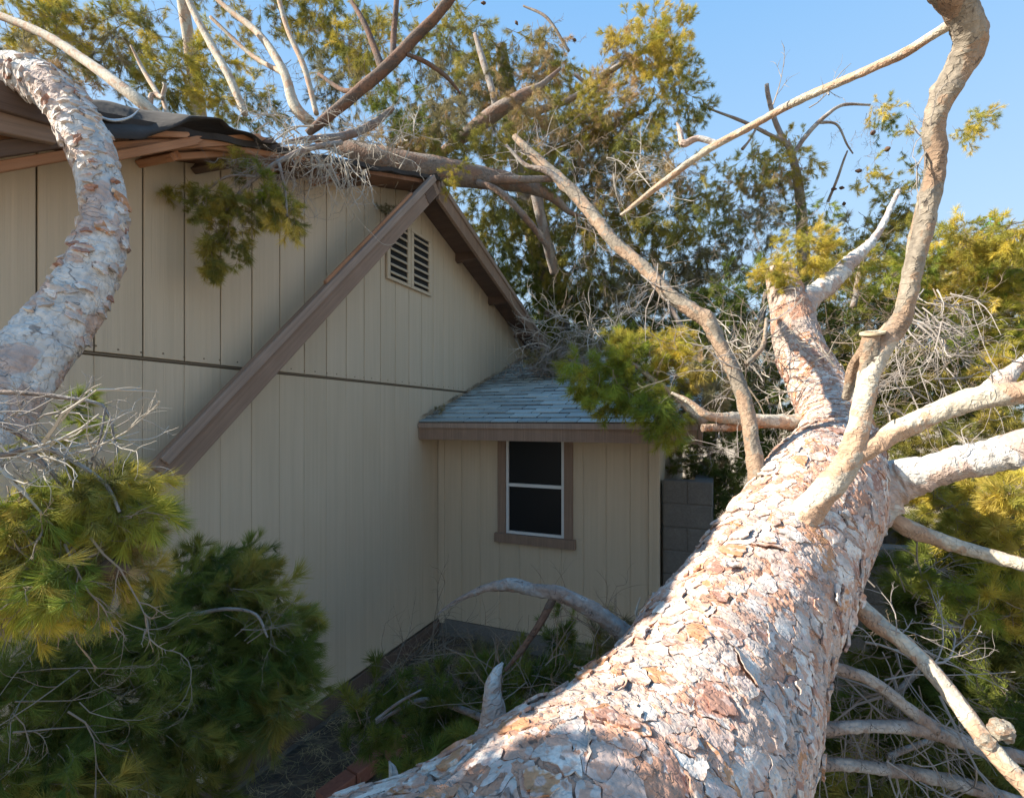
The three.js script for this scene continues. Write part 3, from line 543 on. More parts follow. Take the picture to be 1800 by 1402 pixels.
    const w = outer.map(([x, y]) => { // wavy borders from a shared noise field, so that neighbours fit like a jigsaw
      const X = x + c.a * c.R, Y = y + c.s, k = .016; let nx = x + k * noise3.noise(X * 42, Y * 42, 1) + .004 * noise3.noise(X * 120, Y * 120, 5), ny = y + k * noise3.noise(X * 42, Y * 42, 7) + .004 * noise3.noise(X * 120, Y * 120, 3);
      return [lerp(cx0, nx, shrink), lerp(cy0, ny, shrink)]; });
    const pos = [], uv = [], idx = [], n = w.length; if (n < 5) return null;
    const ta = rr() * 6.28, tilt = (.2 + rr() * .8) * .03 , curlA = rr() * 6.28, curl = Math.pow(rr(), 7) * .014;
    const put = (x, y, hh) => { const s = clamp(c.s + y, .001, T.len - .001), p = T.point(s / T.len, c.a + x / c.R, hh).sub(pine.position); const l = .05 * noise3.noise(s * 4, Math.cos(c.a + x / c.R) * 1.3, Math.sin(c.a + x / c.R) * 1.3) * c.R; p.addScaledVector(T.point(s / T.len, c.a + x / c.R, 1).sub(T.point(s / T.len, c.a + x / c.R, 0)), l); pos.push(p.x, p.y, p.z); uv.push(x + seed * .37, y + seed * .21); };
    const hh = (x, y, rim) => h + off + (Math.cos(ta) * x + Math.sin(ta) * y) * tilt * 2 + .0022 * noise3.noise(x * 90, y * 90, seed) + curl * Math.pow(rim, 3) * Math.max(0, Math.cos(Math.atan2(y, x) - curlA)) - .0012 * rim;
    put(cx0, cy0, hh(cx0, cy0, 0));
    for (const [x, y] of w) { const X = lerp(cx0, x, .62), Y = lerp(cy0, y, .62); put(X, Y, hh(X, Y, .5)); }
    for (const [x, y] of w) put(x, y, hh(x, y, 1));
    for (const [x, y] of w) put(lerp(cx0, x, .94), lerp(cy0, y, .94), hh(x, y, 1) - Math.min(.005 + h * .5, .008));
    for (let i = 0; i < n; i++) { const j = (i + 1) % n; idx.push(0, 1 + i, 1 + j, 1 + i, 1 + n + i, 1 + n + j, 1 + i, 1 + n + j, 1 + j, 1 + n + i, 1 + 2 * n + i, 1 + 2 * n + j, 1 + n + i, 1 + 2 * n + j, 1 + n + j); }
    const q = new THREE.BufferGeometry(); q.setAttribute('position', new THREE.Float32BufferAttribute(pos, 3)); q.setAttribute('uv', new THREE.Float32BufferAttribute(uv, 2)); q.setIndex(idx);
    return toCreasedNormals(q, .7);
  };
  let count = 0; const bulk = M.plates.map(() => []);
  cells.forEach((c, i) => {
    const tone = noise3.noise(c.s * 3, c.a * 1.2, 2) , pick = r();
    let m = Math.floor(r() * 5); if (pick < .11) m = 5; else if (pick < .23) m = 6; else if (pick < .4) m = 7; if (tone > .25 && r() < .4) m = r() < .5 ? 2 : 6;
    if (r() < .07) return;            // flaked off: the bark below shows
    const put = g => { if (!g) return; if (count < 300 && c.facing > -.15) { part('bark_plate', g, M.plates[m], trunk); count++; } else bulk[m].push(g); };
    put(plateGeo(c, lerp(.93, .995, r()), lerp(.0005, .0048, Math.pow(r(), 1.7)), 0, i + 1));
    if (r() < .26) { const m0 = m; m = Math.floor(r() * 8); put(plateGeo({ ...c, s: c.s + .01 * (r() - .5) }, lerp(.45, .75, r()), .003, .0035 + .004 * r(), i + 5001)); m = m0; }
  });
  bulk.forEach((L, m) => { if (L.length) stuff(part('bark_flakes', L, M.plates[m], trunk)); });

  // ---- branches; rows are [px, py, depth, half width]
  const B = (spec, mat, label, opt = {}) => { const L = limbOf(spec.map(q => [q[0], q[1], q[2], q[3] * (opt.thin || .8)]), 120); return part('branch', L.geo(Object.assign({ rad: 24, seg: Math.round(clamp(L.len / .008, 40, 300)), lump: .15, freq: 13, seed: spec[0][0] * .013, origin: pine.position, extra: (s, a, r) => r * (.10 * noise3.noise(s * 55, Math.cos(a) * 2.2, Math.sin(a) * 2.2) + .14 * Math.pow(Math.max(0, noise3.noise(s * 16, Math.cos(a) * 1.1 + 5, Math.sin(a) * 1.1)), 2) * 4) }, opt)), mat, pine, label); };
  // the upright branch that forks, and its curved continuation past the top of the frame
  B([[1320, 1020, 1.80, 58], [1366, 972, 1.68, 47], [1398, 934, 1.63, 38], [1430, 888, 1.60, 34], [1490, 812, 1.56, 30], [1512, 740, 1.55, 25], [1530, 655, 1.55, 25], [1552, 606, 1.55, 27], [1572, 574, 1.545, 20]], M.branch, 'pale forked branch rising from the middle of the trunk');
  B([[1530, 640, 1.55, 19], [1552, 604, 1.55, 26], [1585, 556, 1.54, 21], [1606, 470, 1.52, 23], [1628, 372, 1.50, 26], [1645, 285, 1.48, 25], [1642, 215, 1.46, 26], [1668, 150, 1.43, 30], [1702, 88, 1.40, 38], [1698, 30, 1.36, 43], [1660, -25, 1.32, 48], [1560, -110, 1.25, 50]], M.branchTan, 'tall curved tan branch rising past the top right corner');
  B([[1516, 700, 1.56, 17], [1526, 640, 1.55, 18], [1533, 592, 1.54, 19], [1534, 585, 1.54, 19.5]], M.branchTan, 'short sawn stub with a pale cut face'); 
  { const c = at(1534, 585, 1.540), g = new THREE.CylinderGeometry(.034, .034, .006, 18); const m = part('cut_face', g, M.cut, pine); m.position.copy(c).sub(pine.position); m.rotation.set(.25, 0, .15); }
  B([[1488, 700, 1.74, 11], [1500, 650, 1.68, 13], [1522, 606, 1.6, 12]], M.branchTan);
  B([[1470, 838, 1.58, 22], [1510, 800, 1.55, 22], [1560, 768, 1.52, 22], [1640, 728, 1.48, 23], [1712, 702, 1.43, 25], [1800, 690, 1.38, 24], [1920, 690, 1.32, 22]], M.branch, 'pale rust spotted branch curving to the right edge');
  // long branch that arcs up and to the left
  B([[1338, 915, 1.98, 52], [1340, 874, 1.95, 32], [1334, 838, 1.96, 21], [1324, 790, 1.98, 18], [1316, 735, 2.02, 17], [1298, 672, 2.08, 16.5], [1262, 600, 2.15, 16], [1244, 562, 2.18, 19], [1228, 552, 2.2, 17], [1180, 520, 2.3, 16], [1130, 468, 2.42, 14], [1080, 425, 2.55, 14], [1040, 375, 2.7, 14], [1000, 330, 2.85, 14], [950, 285, 3.0, 12], [905, 240, 3.15, 7]], M.branchTan, 'long tan branch arching up and left past the gable');
  B([[1312, 640, 2.1, 6], [1340, 610, 2.15, 5], [1348, 560, 2.25, 4]], M.branchTan); B([[1000, 330, 2.85, 8], [960, 300, 2.9, 7], [925, 290, 2.95, 5], [890, 255, 3, 3]], M.branchGrey);
  // long thin bare branch across the sky
  B([[1690, 30, 1.37, 18], [1655, 52, 1.40, 11], [1590, 92, 1.50, 11], [1500, 134, 1.62, 10.5], [1400, 178, 1.78, 10], [1320, 222, 1.92, 9], [1240, 266, 2.05, 9], [1160, 325, 2.2, 8], [1092, 378, 2.32, 4]], M.branch, 'long thin bare branch crossing the blue sky', { lump: .06, thin: .7 });
  B([[1262, 252, 2.02, 6], [1225, 243, 2.05, 7], [1202, 252, 2.07, 8], [1196, 232, 2.09, 6], [1190, 215, 2.1, 2]], M.limbPale);
  // heavy limbs to the right
  B([[1440, 905, 2.1, 90], [1520, 872, 2.05, 70], [1580, 843, 2.0, 46], [1640, 826, 1.92, 33], [1720, 806, 1.85, 33], [1800, 786, 1.78, 36], [1960, 745, 1.65, 40]], M.limbPale, 'thick white limb with rust spots reaching to the right edge', { thin: .88 });
  B([[1545, 890, 2.05, 24], [1580, 918, 2.0, 18], [1640, 945, 1.95, 16], [1720, 970, 1.88, 15], [1800, 992, 1.8, 14], [1930, 1030, 1.7, 13]], M.branch, 'pale straight branch below the thick white limb');
  B([[1465, 1018, 1.66, 26], [1495, 1050, 1.60, 20], [1545, 1096, 1.52, 18], [1610, 1148, 1.44, 16], [1680, 1230, 1.34, 18], [1740, 1312, 1.26, 19], [1830, 1410, 1.18, 20]], M.branch, 'straight pale branch running down to the lower right corner');
  for (const [px, py, s] of [[1760, 1282, 18], [1734, 1304, 15], [1770, 1292, 12]]) { const c = at(px, py, 1.26), k = s * 1.26 / FOC, g = new THREE.IcosahedronGeometry(k, 3), p = g.attributes.position; for (let i = 0; i < p.count; i++) { const v = V(p.getX(i), p.getY(i), p.getZ(i)), n = 1 + .35 * noise3.noise(v.x / k * 2, v.y / k * 2 + px, v.z / k * 2); p.setXYZ(i, v.x * n, v.y * n, v.z * n); } g.computeVertexNormals(); const m = part('knot', g, M.branch, pine); m.position.copy(c).sub(pine.position); }
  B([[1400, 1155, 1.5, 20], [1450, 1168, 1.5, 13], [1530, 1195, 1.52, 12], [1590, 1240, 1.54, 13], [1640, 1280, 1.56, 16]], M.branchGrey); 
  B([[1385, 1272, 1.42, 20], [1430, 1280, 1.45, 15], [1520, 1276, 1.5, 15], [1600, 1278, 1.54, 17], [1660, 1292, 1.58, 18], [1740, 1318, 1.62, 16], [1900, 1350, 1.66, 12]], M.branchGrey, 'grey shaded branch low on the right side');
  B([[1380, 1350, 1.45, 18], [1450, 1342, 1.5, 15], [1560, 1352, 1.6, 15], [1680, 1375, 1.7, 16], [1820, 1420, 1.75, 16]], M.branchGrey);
  // upper fork and side branch over the annex roof
  B([[1395, 570, 3.28, 30], [1425, 522, 3.38, 24], [1455, 500, 3.45, 22], [1490, 465, 3.55, 17], [1540, 415, 3.8, 8], [1580, 335, 4.1, 5]], M.limbPale, 'pale forked top of the fallen trunk');
  B([[1440, 745, 2.65, 28], [1380, 742, 2.6, 15], [1300, 736, 2.55, 14], [1240, 728, 2.5, 9], [1212, 706, 2.52, 6], [1180, 690, 2.55, 3]], M.branch);
  B([[1380, 742, 2.6, 8], [1290, 750, 2.56, 10], [1235, 752, 2.53, 8]], M.trunkUpper);
  B([[1850, 600, 2.3, 14], [1790, 645, 2.35, 15], [1760, 672, 2.38, 24], [1735, 690, 2.4, 22], [1700, 720, 2.4, 10]], M.limbPale);
  // stubs on the left flank
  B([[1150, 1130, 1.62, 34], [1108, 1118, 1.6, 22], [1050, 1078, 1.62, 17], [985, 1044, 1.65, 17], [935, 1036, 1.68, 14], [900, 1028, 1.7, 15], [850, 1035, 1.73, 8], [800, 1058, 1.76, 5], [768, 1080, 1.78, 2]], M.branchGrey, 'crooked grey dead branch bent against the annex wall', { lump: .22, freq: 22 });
  B([[975, 1045, 1.65, 9], [955, 1085, 1.66, 8], [922, 1135, 1.68, 7], [888, 1178, 1.7, 4]], M.branchDark);
  B([[850, 1430, 1.36, 34], [862, 1320, 1.36, 30], [868, 1255, 1.37, 21], [866, 1208, 1.38, 15], [874, 1180, 1.39, 9], [884, 1164, 1.395, 2]], M.limbPale, 'pale pointed broken stub standing beside the trunk', { thin: 1 });
  B([[693, 1372, .98, 12], [690, 1352, .97, 9], [684, 1338, .965, 2]], M.limbPale);
  for (const s of [[[1200, 1215, 1.22, 3], [1260, 1290, 1.14, 3], [1330, 1350, 1.08, 3], [1400, 1420, 1.0, 2.5]], [[830, 1310, 1.2, 3], [900, 1270, 1.2, 3], [960, 1272, 1.18, 3], [1020, 1240, 1.2, 2]], [[815, 1340, 1.1, 3], [850, 1300, 1.15, 3], [905, 1305, 1.12, 3], [930, 1340, 1.1, 2]], [[940, 1270, 1.3, 2.5], [990, 1245, 1.3, 4], [1030, 1235, 1.28, 2]], [[1130, 1105, 1.5, 4], [1118, 1080, 1.5, 3], [1125, 1050, 1.52, 1.5]]]) B(s, M.branch, undefined, { rad: 8 });
  tangle(pine, [[1290, 650, 2.1, 30, 60, .05, 8, .22, -.5, .3, -.3], [1160, 500, 2.35, 60, 40, .05, 9, .25, -.2, -.6, 0], [1040, 375, 2.7, 40, 40, .05, 10, .3, .5, -.3, 0], [930, 270, 3.05, 30, 30, .05, 12, .3, -.3, .5, 0], [1640, 250, 1.47, 10, 60, .03, 4, .12, -.7, .3, 0], [1400, 180, 1.78, 120, 20, .03, 3, .14, .2, .6, 0], [1700, 800, 1.86, 60, 12, .04, 4, .14, .3, .8, 0], [1600, 750, 1.5, 60, 14, .04, 4, .12, .3, .8, 0], [1560, 1110, 1.5, 60, 40, .05, 8, .16, .5, .2, 0]], M.twigGrey, 14, 'twigs', .0028);
  tangle(pine, [[1560, 1180, 1.7, 90, 70, .2, 18, .32, .2, -.6, 0], [1530, 1330, 1.6, 90, 60, .2, 14, .3, .1, -.7, 0], [1680, 1330, 1.6, 90, 70, .2, 9, .3, .1, -.5, 0], [1620, 1060, 2.1, 70, 60, .2, 14, .3, .5, .2, 0]], M.twigGrey, 11);
  tangle(pine, [[1625, 560, 2.0, 34, 60, .12, 40, .22, .25, -.8, 0], [1690, 650, 2.3, 70, 40, .25, 9, .3, .3, -.4, 0], [1600, 660, 2.1, 40, 40, .15, 8, .25, -.1, -.4, 0], [1350, 790, 2.4, 60, 50, .2, 12, .22, -.3, .4, 0]], M.twigGrey, 12, 'dead_twigs', .003);
  tangle(pine, [[1300, 600, 3.0, 90, 70, .3, 24, .35, -.2, .1, 0], [1400, 660, 3.0, 70, 70, .3, 20, .3, 0, .2, 0], [1110, 300, 3.2, 60, 40, .2, 12, .3, .4, -.2, 0]], M.twigPale, 13, 'dead_twigs', .004);
}
// ------------------------------------------------------------------ the bent pale limb over the left end of the roof
const limb = thing('pine_limb', 'thick pale grey limb bent over the left end of the roof edge', 'tree limb', at(0, HORIZON, 1.5).toArray());
limb.position.y = 0;
{
  const L = limbOf([[-420, 60, 2.5, 22], [-150, 95, 2.0, 27], [-10, 118, 1.80, 30], [62, 142, 1.72, 34], [118, 190, 1.66, 38], [155, 255, 1.60, 42], [176, 330, 1.55, 42], [182, 395, 1.50, 43], [165, 462, 1.45, 52], [118, 545, 1.38, 62], [58, 625, 1.30, 70], [-5, 705, 1.22, 78], [-90, 800, 1.12, 88], [-260, 960, 1.0, 100]], 200);
  const g = L.geo({ rad: 72, seg: 460, lump: .13, freq: 7, origin: limb.position, extra: (s, a, r) => { const x = a * r / .035, y = s / .04; return -.006 * Math.pow(Math.max(0, 1 - 6 * Math.abs(noise3.noise(x * .9, y * .8, 3))), 2) + .003 * noise3.noise(x * 2.5, y * 2.5, 1); } });
  const lm = part('stem', g, M.limbPale, limb);
  // lifted scales of bark on the side in view
  const r = rngOf(91), bulk = [[], []]; let cnt = 0;
  for (let i = 0; i < 420; i++) {
    const s = lerp(.28, .86, r()) * L.len, a = r() * 6.283, u = s / L.len, f = L.point(u, a), fr = L.frame(u), nrm = f.clone().sub(fr.p).normalize(); if (nrm.dot(V(0, EYE, 0).sub(f)) < 0) continue;
    const n = 9, w = lerp(.008, .024, r()), h = w * lerp(.5, 1.1, r()), pos = [], uv = [], idx = []; const ph = r() * 6, tl = .004 + .006 * r();
    const put = (x, y, k) => { const p = L.point(clamp(u + y / L.len, 0, 1), a + x / L.radius(u), k + L.radius(u) * .06).sub(limb.position); pos.push(p.x, p.y, p.z); uv.push(x + i * .3, y); };
    put(0, 0, .004); for (let k = 0; k < n; k++) { const t = k / n * 6.283, q = 1 + .3 * Math.sin(3 * t + ph) + .2 * Math.sin(5 * t - ph); put(Math.cos(t) * w * q, Math.sin(t) * h * q, .001 + tl * (Math.sin(t + ph) * .5 + .5)); } for (let k = 0; k < n; k++) { const t = k / n * 6.283, q = .9 * (1 + .3 * Math.sin(3 * t + ph) + .2 * Math.sin(5 * t - ph)); put(Math.cos(t) * w * q, Math.sin(t) * h * q, -.006); }
    for (let k = 0; k < n; k++) { const j = (k + 1) % n; idx.push(0, 1 + k, 1 + j, 1 + k, 1 + n + k, 1 + n + j, 1 + k, 1 + n + j, 1 + j); }
    const q = new THREE.BufferGeometry(); q.setAttribute('position', new THREE.Float32BufferAttribute(pos, 3)); q.setAttribute('uv', new THREE.Float32BufferAttribute(uv, 2)); q.setIndex(idx); const cg = toCreasedNormals(q, .6);
    const m = r() < .78 ? 3 : r() < .5 ? 6 : 5; if (w > .017 && cnt < 140) { part('bark_plate', cg, M.plates[m], lm); cnt++; } else bulk[m === 3 ? 0 : 1].push(cg);
  }
  bulk.forEach((b, i) => b.length && stuff(part('bark_flakes', b, M.plates[i ? 6 : 3], lm)));
}
// ------------------------------------------------------------------ crowns of other pines behind the house and to the right
function pineTree(name, label, category, base, trunkSpec, mat, brs, dead) {
  const o = thing(name, label, category, [base.x, 0, base.z]);
  if (trunkSpec) { const L = limbOf(trunkSpec, 80); part('trunk', L.geo({ rad: 14, seg: 60, lump: .1, freq: 5, origin: o.position }), mat, o); }
  limbs(o, brs, mat, 'branch'); if (dead) limbs(o, dead, M.branchGrey, 'dead_branch');
  return o;
}
const B0 = (px, z) => { const p = at(px, HORIZON, z); return V(p.x, 0, p.z); };
{ // over the left of the roof: airy crown with long pale boughs
  const o = pineTree('pine_tree', 'open crowned pine behind the left part of the roof, pale bare boughs showing', 'tree', B0(300, 7.5),
    [[300, 900, 7.6, 20.3], [320, 520, 7.5, 18.7], [350, 240, 7.3, 15.6], [330, 60, 7.2, 10.9], [300, -120, 7, 7.8], [280, -300, 7, 4.7]], M.branch,
    [[[300, 225, 4.3, 11], [250, 182, 4.25, 10.9], [212, 152, 4.3, 10.1], [140, 100, 4.6, 8.6], [80, 62, 4.8, 7.8], [0, 28, 5.0, 7.0], [-120, -10, 5.2, 5.5]],
     [[430, 200, 5.2, 6.2], [405, 140, 5.3, 7.0], [372, 80, 5.5, 7.0], [345, 30, 5.6, 6.2], [318, -30, 5.7, 5.5]],
     [[545, 215, 5.4, 10.1], [520, 190, 5.4, 10.1], [500, 130, 5.5, 7.8], [455, 60, 5.8, 6.2], [400, 15, 6, 4.7], [350, -30, 6.1, 3.1]],
     [[556, 200, 5.3, 4.7], [535, 120, 5.4, 5.1], [505, 50, 5.5, 4.7], [485, -20, 5.6, 3.9]],
     [[500, 130, 5.5, 4.7], [440, 95, 5.9, 3.9], [370, 30, 6, 3.1]], [[280, 170, 4.8, 4.7], [250, 120, 5, 3.9], [230, 80, 5, 2.3]],
     [[300, 215, 4.5, 5], [286, 168, 4.6, 3.9], [290, 150, 4.6, 3.9], [286, 145, 4.6, 1.6]], [[262, 210, 4.5, 6], [268, 165, 4.6, 5.5], [276, 168, 4.6, 4.7], [286, 172, 4.5, 3.1]]]);
  foliage(o, [
    [40, 20, 6.4, 80, 55, .6, 44, 'yellow', -.25, .62], [110, 70, 6.3, 60, 60, .5, 36, 'olive', -.3, .55], [170, 35, 6.6, 70, 60, .6, 38, 'yellow', -.3, .6], [250, 70, 6.8, 45, 55, .5, 22, 'olive', -.5, .6],
    [60, 110, 5.6, 50, 40, .4, 22, 'dull', -.3, .5], [120, 130, 5.4, 40, 34, .3, 14, 'straw', -.4, .45], [330, 125, 6.4, 60, 45, .5, 34, 'yellow', -.3, .58], [300, 150, 6.2, 50, 32, .4, 28, 'olive', -.4, .55],
    [400, 85, 6.6, 40, 40, .4, 18, 'yellow', -.4, .52], [445, 185, 6.2, 60, 30, .5, 30, 'olive', -.4, .5], [390, 170, 6.2, 50, 30, .4, 24, 'yellow', -.4, .5], [210, 110, 6.6, 50, 60, .5, 16, 'dull', -.7, .6],
    [590, 50, 7.2, 70, 60, .6, 50, 'olive', -.6, .65], [640, 110, 7.2, 60, 60, .6, 40, 'yellow', -.7, .65], [540, 25, 7.4, 60, 40, .5, 26, 'olive', -.5, .6], [600, 160, 6.6, 50, 50, .5, 26, 'dull', -.7, .55], [480, 30, 7.6, 60, 30, .5, 14, 'dull', -.5, .6],
    [320, -40, 7.4, 200, 40, 1, 36, 'olive', -.3, .6], [0, -40, 7, 120, 40, .8, 24, 'yellow', -.3, .6], [420, 10, 7.8, 90, 40, .6, 18, 'dull', -.4, .6]], 'far', 21);
  foliage(o, [[300, 60, 6.6, 120, 90, .6, 44, 'dull', -.5, .6], [520, 120, 6.6, 120, 80, .6, 44, 'dull', -.5, .6], [130, 100, 5.6, 110, 70, .4, 34, 'dull', -.3, .5]], 'bare', 22);
}
{ // big limb with a dark bough leaning out of the frame
  const o = pineTree('pine_limb', 'dark brown bough rising from the roof edge to the top of the picture', 'tree limb', B0(640, 4.3), null, M.branchDark,
    [[[540, 235, 4.1, 8], [570, 210, 4.1, 10], [640, 152, 4.1, 12], [690, 108, 4.1, 12], [730, 65, 4.1, 11], [765, 30, 4.05, 10], [800, -15, 4, 10], [850, -90, 3.9, 9]],
     [[672, 122, 4.1, 7], [660, 90, 4.15, 6], [640, 40, 4.2, 5], [610, -10, 4.3, 3]], [[690, 105, 4.1, 6], [692, 60, 4.2, 5.5], [697, 0, 4.25, 5]], [[715, 95, 4.1, 4], [750, 110, 4.2, 4.5], [785, 135, 4.3, 4], [810, 165, 4.4, 2]], [[640, 150, 4.1, 5], [610, 160, 4.2, 5], [560, 130, 4.4, 3]]]);
  foliage(o, [[640, 75, 4.6, 40, 40, .3, 12, 'olive', -.5, .4], [700, 180, 4.7, 50, 40, .3, 26, 'green', -.7, .4], [710, 30, 4.8, 30, 30, .2, 6, 'olive', -.5, .35]], 'far', 23);
  foliage(o, [[690, 100, 4.4, 90, 60, .3, 14, 'dull', -.2, .5]], 'bare', 24);
}
{ // logs resting on the gable tip with the grey dead twigs
  const o = pineTree('pine_log', 'grey broken log resting across the gable tip under the crown', 'tree limb', B0(800, 4.7), null, M.log,
    [[[560, 246, 4.6, 12], [640, 270, 4.55, 19], [700, 284, 4.55, 23], [770, 300, 4.6, 26], [850, 312, 4.7, 21], [920, 325, 4.8, 15], [970, 345, 4.9, 9], [1000, 372, 5.1, 5], [1030, 380, 5.4, 2]],
     [[850, 316, 4.66, 8], [900, 316, 4.6, 8], [970, 314, 4.6, 6]], [[750, 290, 5.4, 6], [790, 258, 5.3, 10], [830, 228, 5.2, 14], [870, 198, 5.1, 15], [915, 170, 5.0, 12], [950, 150, 5.0, 6], [985, 120, 5.1, 3]],
     [[840, 320, 4.6, 6], [880, 338, 4.5, 6], [930, 390, 4.6, 6], [960, 430, 4.8, 5]], [[500, 250, 3.2, 4], [540, 245, 3.25, 7], [600, 240, 3.6, 9], [660, 215, 4.2, 8], [690, 190, 4.4, 5]]]);
  tangle(o, [[560, 262, 2.9, 70, 26, .2, 30, .30, -.3, -.6, .2], [600, 285, 3.1, 60, 24, .2, 26, .28, 0, -.9, .2], [520, 235, 3.0, 50, 20, .2, 12, .3, -.6, -.2, .2], [680, 262, 4.0, 70, 20, .3, 30, .4, -.2, .3, 0]], M.twigPale, 31, 'dead_twigs', .0045);
  foliage(o, [[800, 305, 4.3, 18, 22, .1, 9, 'yellow', -.8, .3], [770, 250, 4.9, 50, 26, .2, 22, 'olive', -.7, .38], [860, 250, 4.8, 50, 30, .2, 26, 'olive', -.8, .38], [930, 190, 4.8, 40, 40, .2, 22, 'straw', -.7, .36], [800, 200, 4.9, 40, 40, .2, 16, 'dull', -.8, .38], [960, 290, 4.8, 50, 40, .2, 26, 'olive', -.8, .38], [880, 360, 5.0, 40, 30, .2, 18, 'olive', -.9, .38], [680, 255, 4.9, 60, 22, .3, 34, 'straw', .1, .35], [750, 268, 5.1, 60, 24, .3, 34, 'dull', .1, .4]], 'far', 32);
}
{ // the dense crown behind the right slope
  const o = pineTree('pine_tree', 'dense drooping pine crown collapsed behind the gable, its right side bright yellow green', 'tree', B0(960, 7.6),
    [[1010, 900, 7.9, 30], [985, 640, 7.8, 28], [950, 430, 7.6, 24], [905, 240, 7.4, 18], [880, 80, 7.2, 10]], M.branchGrey,
    [[[870, 190, 6, 5], [868, 170, 6, 6], [850, 110, 6.1, 6], [835, 60, 6.2, 4]], [[930, 200, 6.6, 8], [1010, 170, 6.4, 6], [1080, 120, 6.2, 5], [1150, 80, 6, 3]], [[960, 270, 6.8, 8], [1060, 230, 6.6, 6], [1140, 190, 6.3, 4]],
     [[1010, 130, 6.6, 4], [1040, 150, 6.5, 4], [1100, 148, 6.3, 2.5]], [[940, 330, 6, 10], [955, 400, 6.1, 9], [975, 480, 6.4, 8]], [[1000, 90, 6.8, 3], [960, 30, 6.8, 3], [920, 10, 6.9, 2]]]);
  foliage(o, [[900, 180, 6.2, 60, 40, .3, 30, 'straw', -.8, .42], [1010, 210, 6.1, 70, 40, .3, 34, 'olive', -.8, .42], [1080, 200, 6, 60, 40, .3, 26, 'straw', -.8, .4], [1130, 250, 5.9, 60, 40, .3, 30, 'olive', -.8, .4], [1180, 300, 5.8, 50, 40, .3, 24, 'straw', -.8, .4], [960, 100, 6.6, 30, 60, .3, 26, 'straw', -1, .42], [1000, 250, 6.0, 60, 26, .3, 16, 'straw', -.3, .4], [880, 140, 6.4, 40, 22, .3, 12, 'straw', -.3, .36], [1090, 330, 5.9, 60, 26, .3, 14, 'straw', -.4, .4], 
    [800, 60, 7, 70, 55, .6, 35, 'olive', -.7, .6], [860, 95, 6.8, 55, 60, .5, 35, 'olive', -.8, .6], [770, 120, 6.8, 60, 70, .5, 24, 'dull', -.8, .6], [830, 130, 6.6, 40, 40, .4, 20, 'olive', -.8, .5],
    [940, 70, 7.2, 45, 50, .4, 14, 'dull', -.8, .6], [960, 130, 6.9, 45, 70, .4, 25, 'olive', -.8, .6], [1010, 150, 6.8, 50, 50, .4, 27, 'yellow', -.6, .5],
    [1130, 75, 6.0, 75, 45, .45, 64, 'yellow', -.1, .42], [1170, 110, 5.9, 55, 60, .4, 64, 'yellow', -.3, .42], [1090, 120, 6.1, 55, 40, .4, 35, 'straw', -.1, .4], [1185, 50, 5.9, 30, 30, .3, 19, 'yellow', .2, .36], [1200, 175, 5.9, 40, 55, .4, 35, 'olive', -.6, .42], [1225, 200, 5.9, 18, 30, .2, 9, 'olive', -.6, .36], [1130, 170, 6.1, 60, 40, .4, 24, 'yellow', -.5, .42],
    [760, 200, 6.4, 70, 60, .5, 40, 'dull', -.8, .55], [740, 240, 5.9, 50, 30, .4, 27, 'straw', -.3, .42], [830, 180, 6.6, 60, 60, .5, 32, 'dull', -.7, .55], [890, 240, 6.2, 60, 50, .5, 36, 'olive', -.7, .5], [960, 230, 6.4, 60, 60, .5, 40, 'olive', -.7, .55], [1030, 210, 6.4, 70, 50, .5, 44, 'yellow', -.6, .5], [1090, 240, 6.4, 70, 50, .5, 44, 'olive', -.6, .5], [1120, 290, 6.2, 70, 50, .5, 44, 'olive', -.6, .5], [1050, 290, 6.4, 70, 60, .5, 40, 'dull', -.6, .55], [990, 310, 6.4, 60, 50, .5, 32, 'olive', -.7, .5],
    [860, 380, 6.9, 60, 70, .5, 48, 'olive', -.8, .6], [930, 400, 6.9, 70, 80, .6, 64, 'olive', -.8, .6], [1010, 400, 6.6, 70, 80, .6, 64, 'olive', -.9, .6], [1080, 380, 6.4, 70, 70, .5, 48, 'yellow', -.9, .55], [1140, 400, 6.2, 60, 70, .5, 44, 'olive', -.9, .55], [1200, 370, 6.0, 50, 60, .5, 35, 'olive', -.7, .5], [890, 470, 7.2, 60, 60, .5, 60, 'green', -.8, .6], [960, 520, 7.4, 90, 70, .6, 90, 'green', -.8, .6], [1050, 500, 7.0, 80, 60, .6, 76, 'olive', -.8, .6], [1130, 490, 6.6, 80, 60, .6, 70, 'dull', -.8, .6], [1000, 580, 7.6, 110, 60, .6, 110, 'green', -.6, .65], [1120, 580, 7.0, 110, 70, .6, 110, 'green', -.6, .65],
    [1230, 480, 6.6, 70, 70, .6, 70, 'dull', -.6, .6], [1240, 590, 6.6, 90, 70, .6, 90, 'green', -.6, .6]], 'far', 41);
  foliage(o, [[1000, 300, 5.9, 150, 100, .5, 80, 'dull', -.4, .6], [880, 230, 6, 100, 80, .5, 44, 'dull', -.6, .6], [1060, 460, 5.9, 160, 100, .5, 50, 'dull', -.6, .6], [1100, 100, 5.9, 70, 50, .3, 14, 'dull', .1, .45], [940, 90, 6.8, 90, 60, .4, 14, 'dull', -.2, .5]], 'bare', 42);
  tangle(o, [[1090, 285, 4.6, 50, 30, .2, 10, .35, .7, -.2, 0], [1010, 590, 5.6, 90, 40, .4, 60, .4, -.4, .1, 0], [1110, 520, 5, 40, 40, .3, 14, .4, 0, -1, 0]], M.twigPale, 43, 'dead_twigs', .0055);
  cones(o, [[850, 5, 6.6, 1.1], [908, 40, 6.6, 1], [1010, 70, 6.6, 1], [700, 140, 6, .9]]);
}
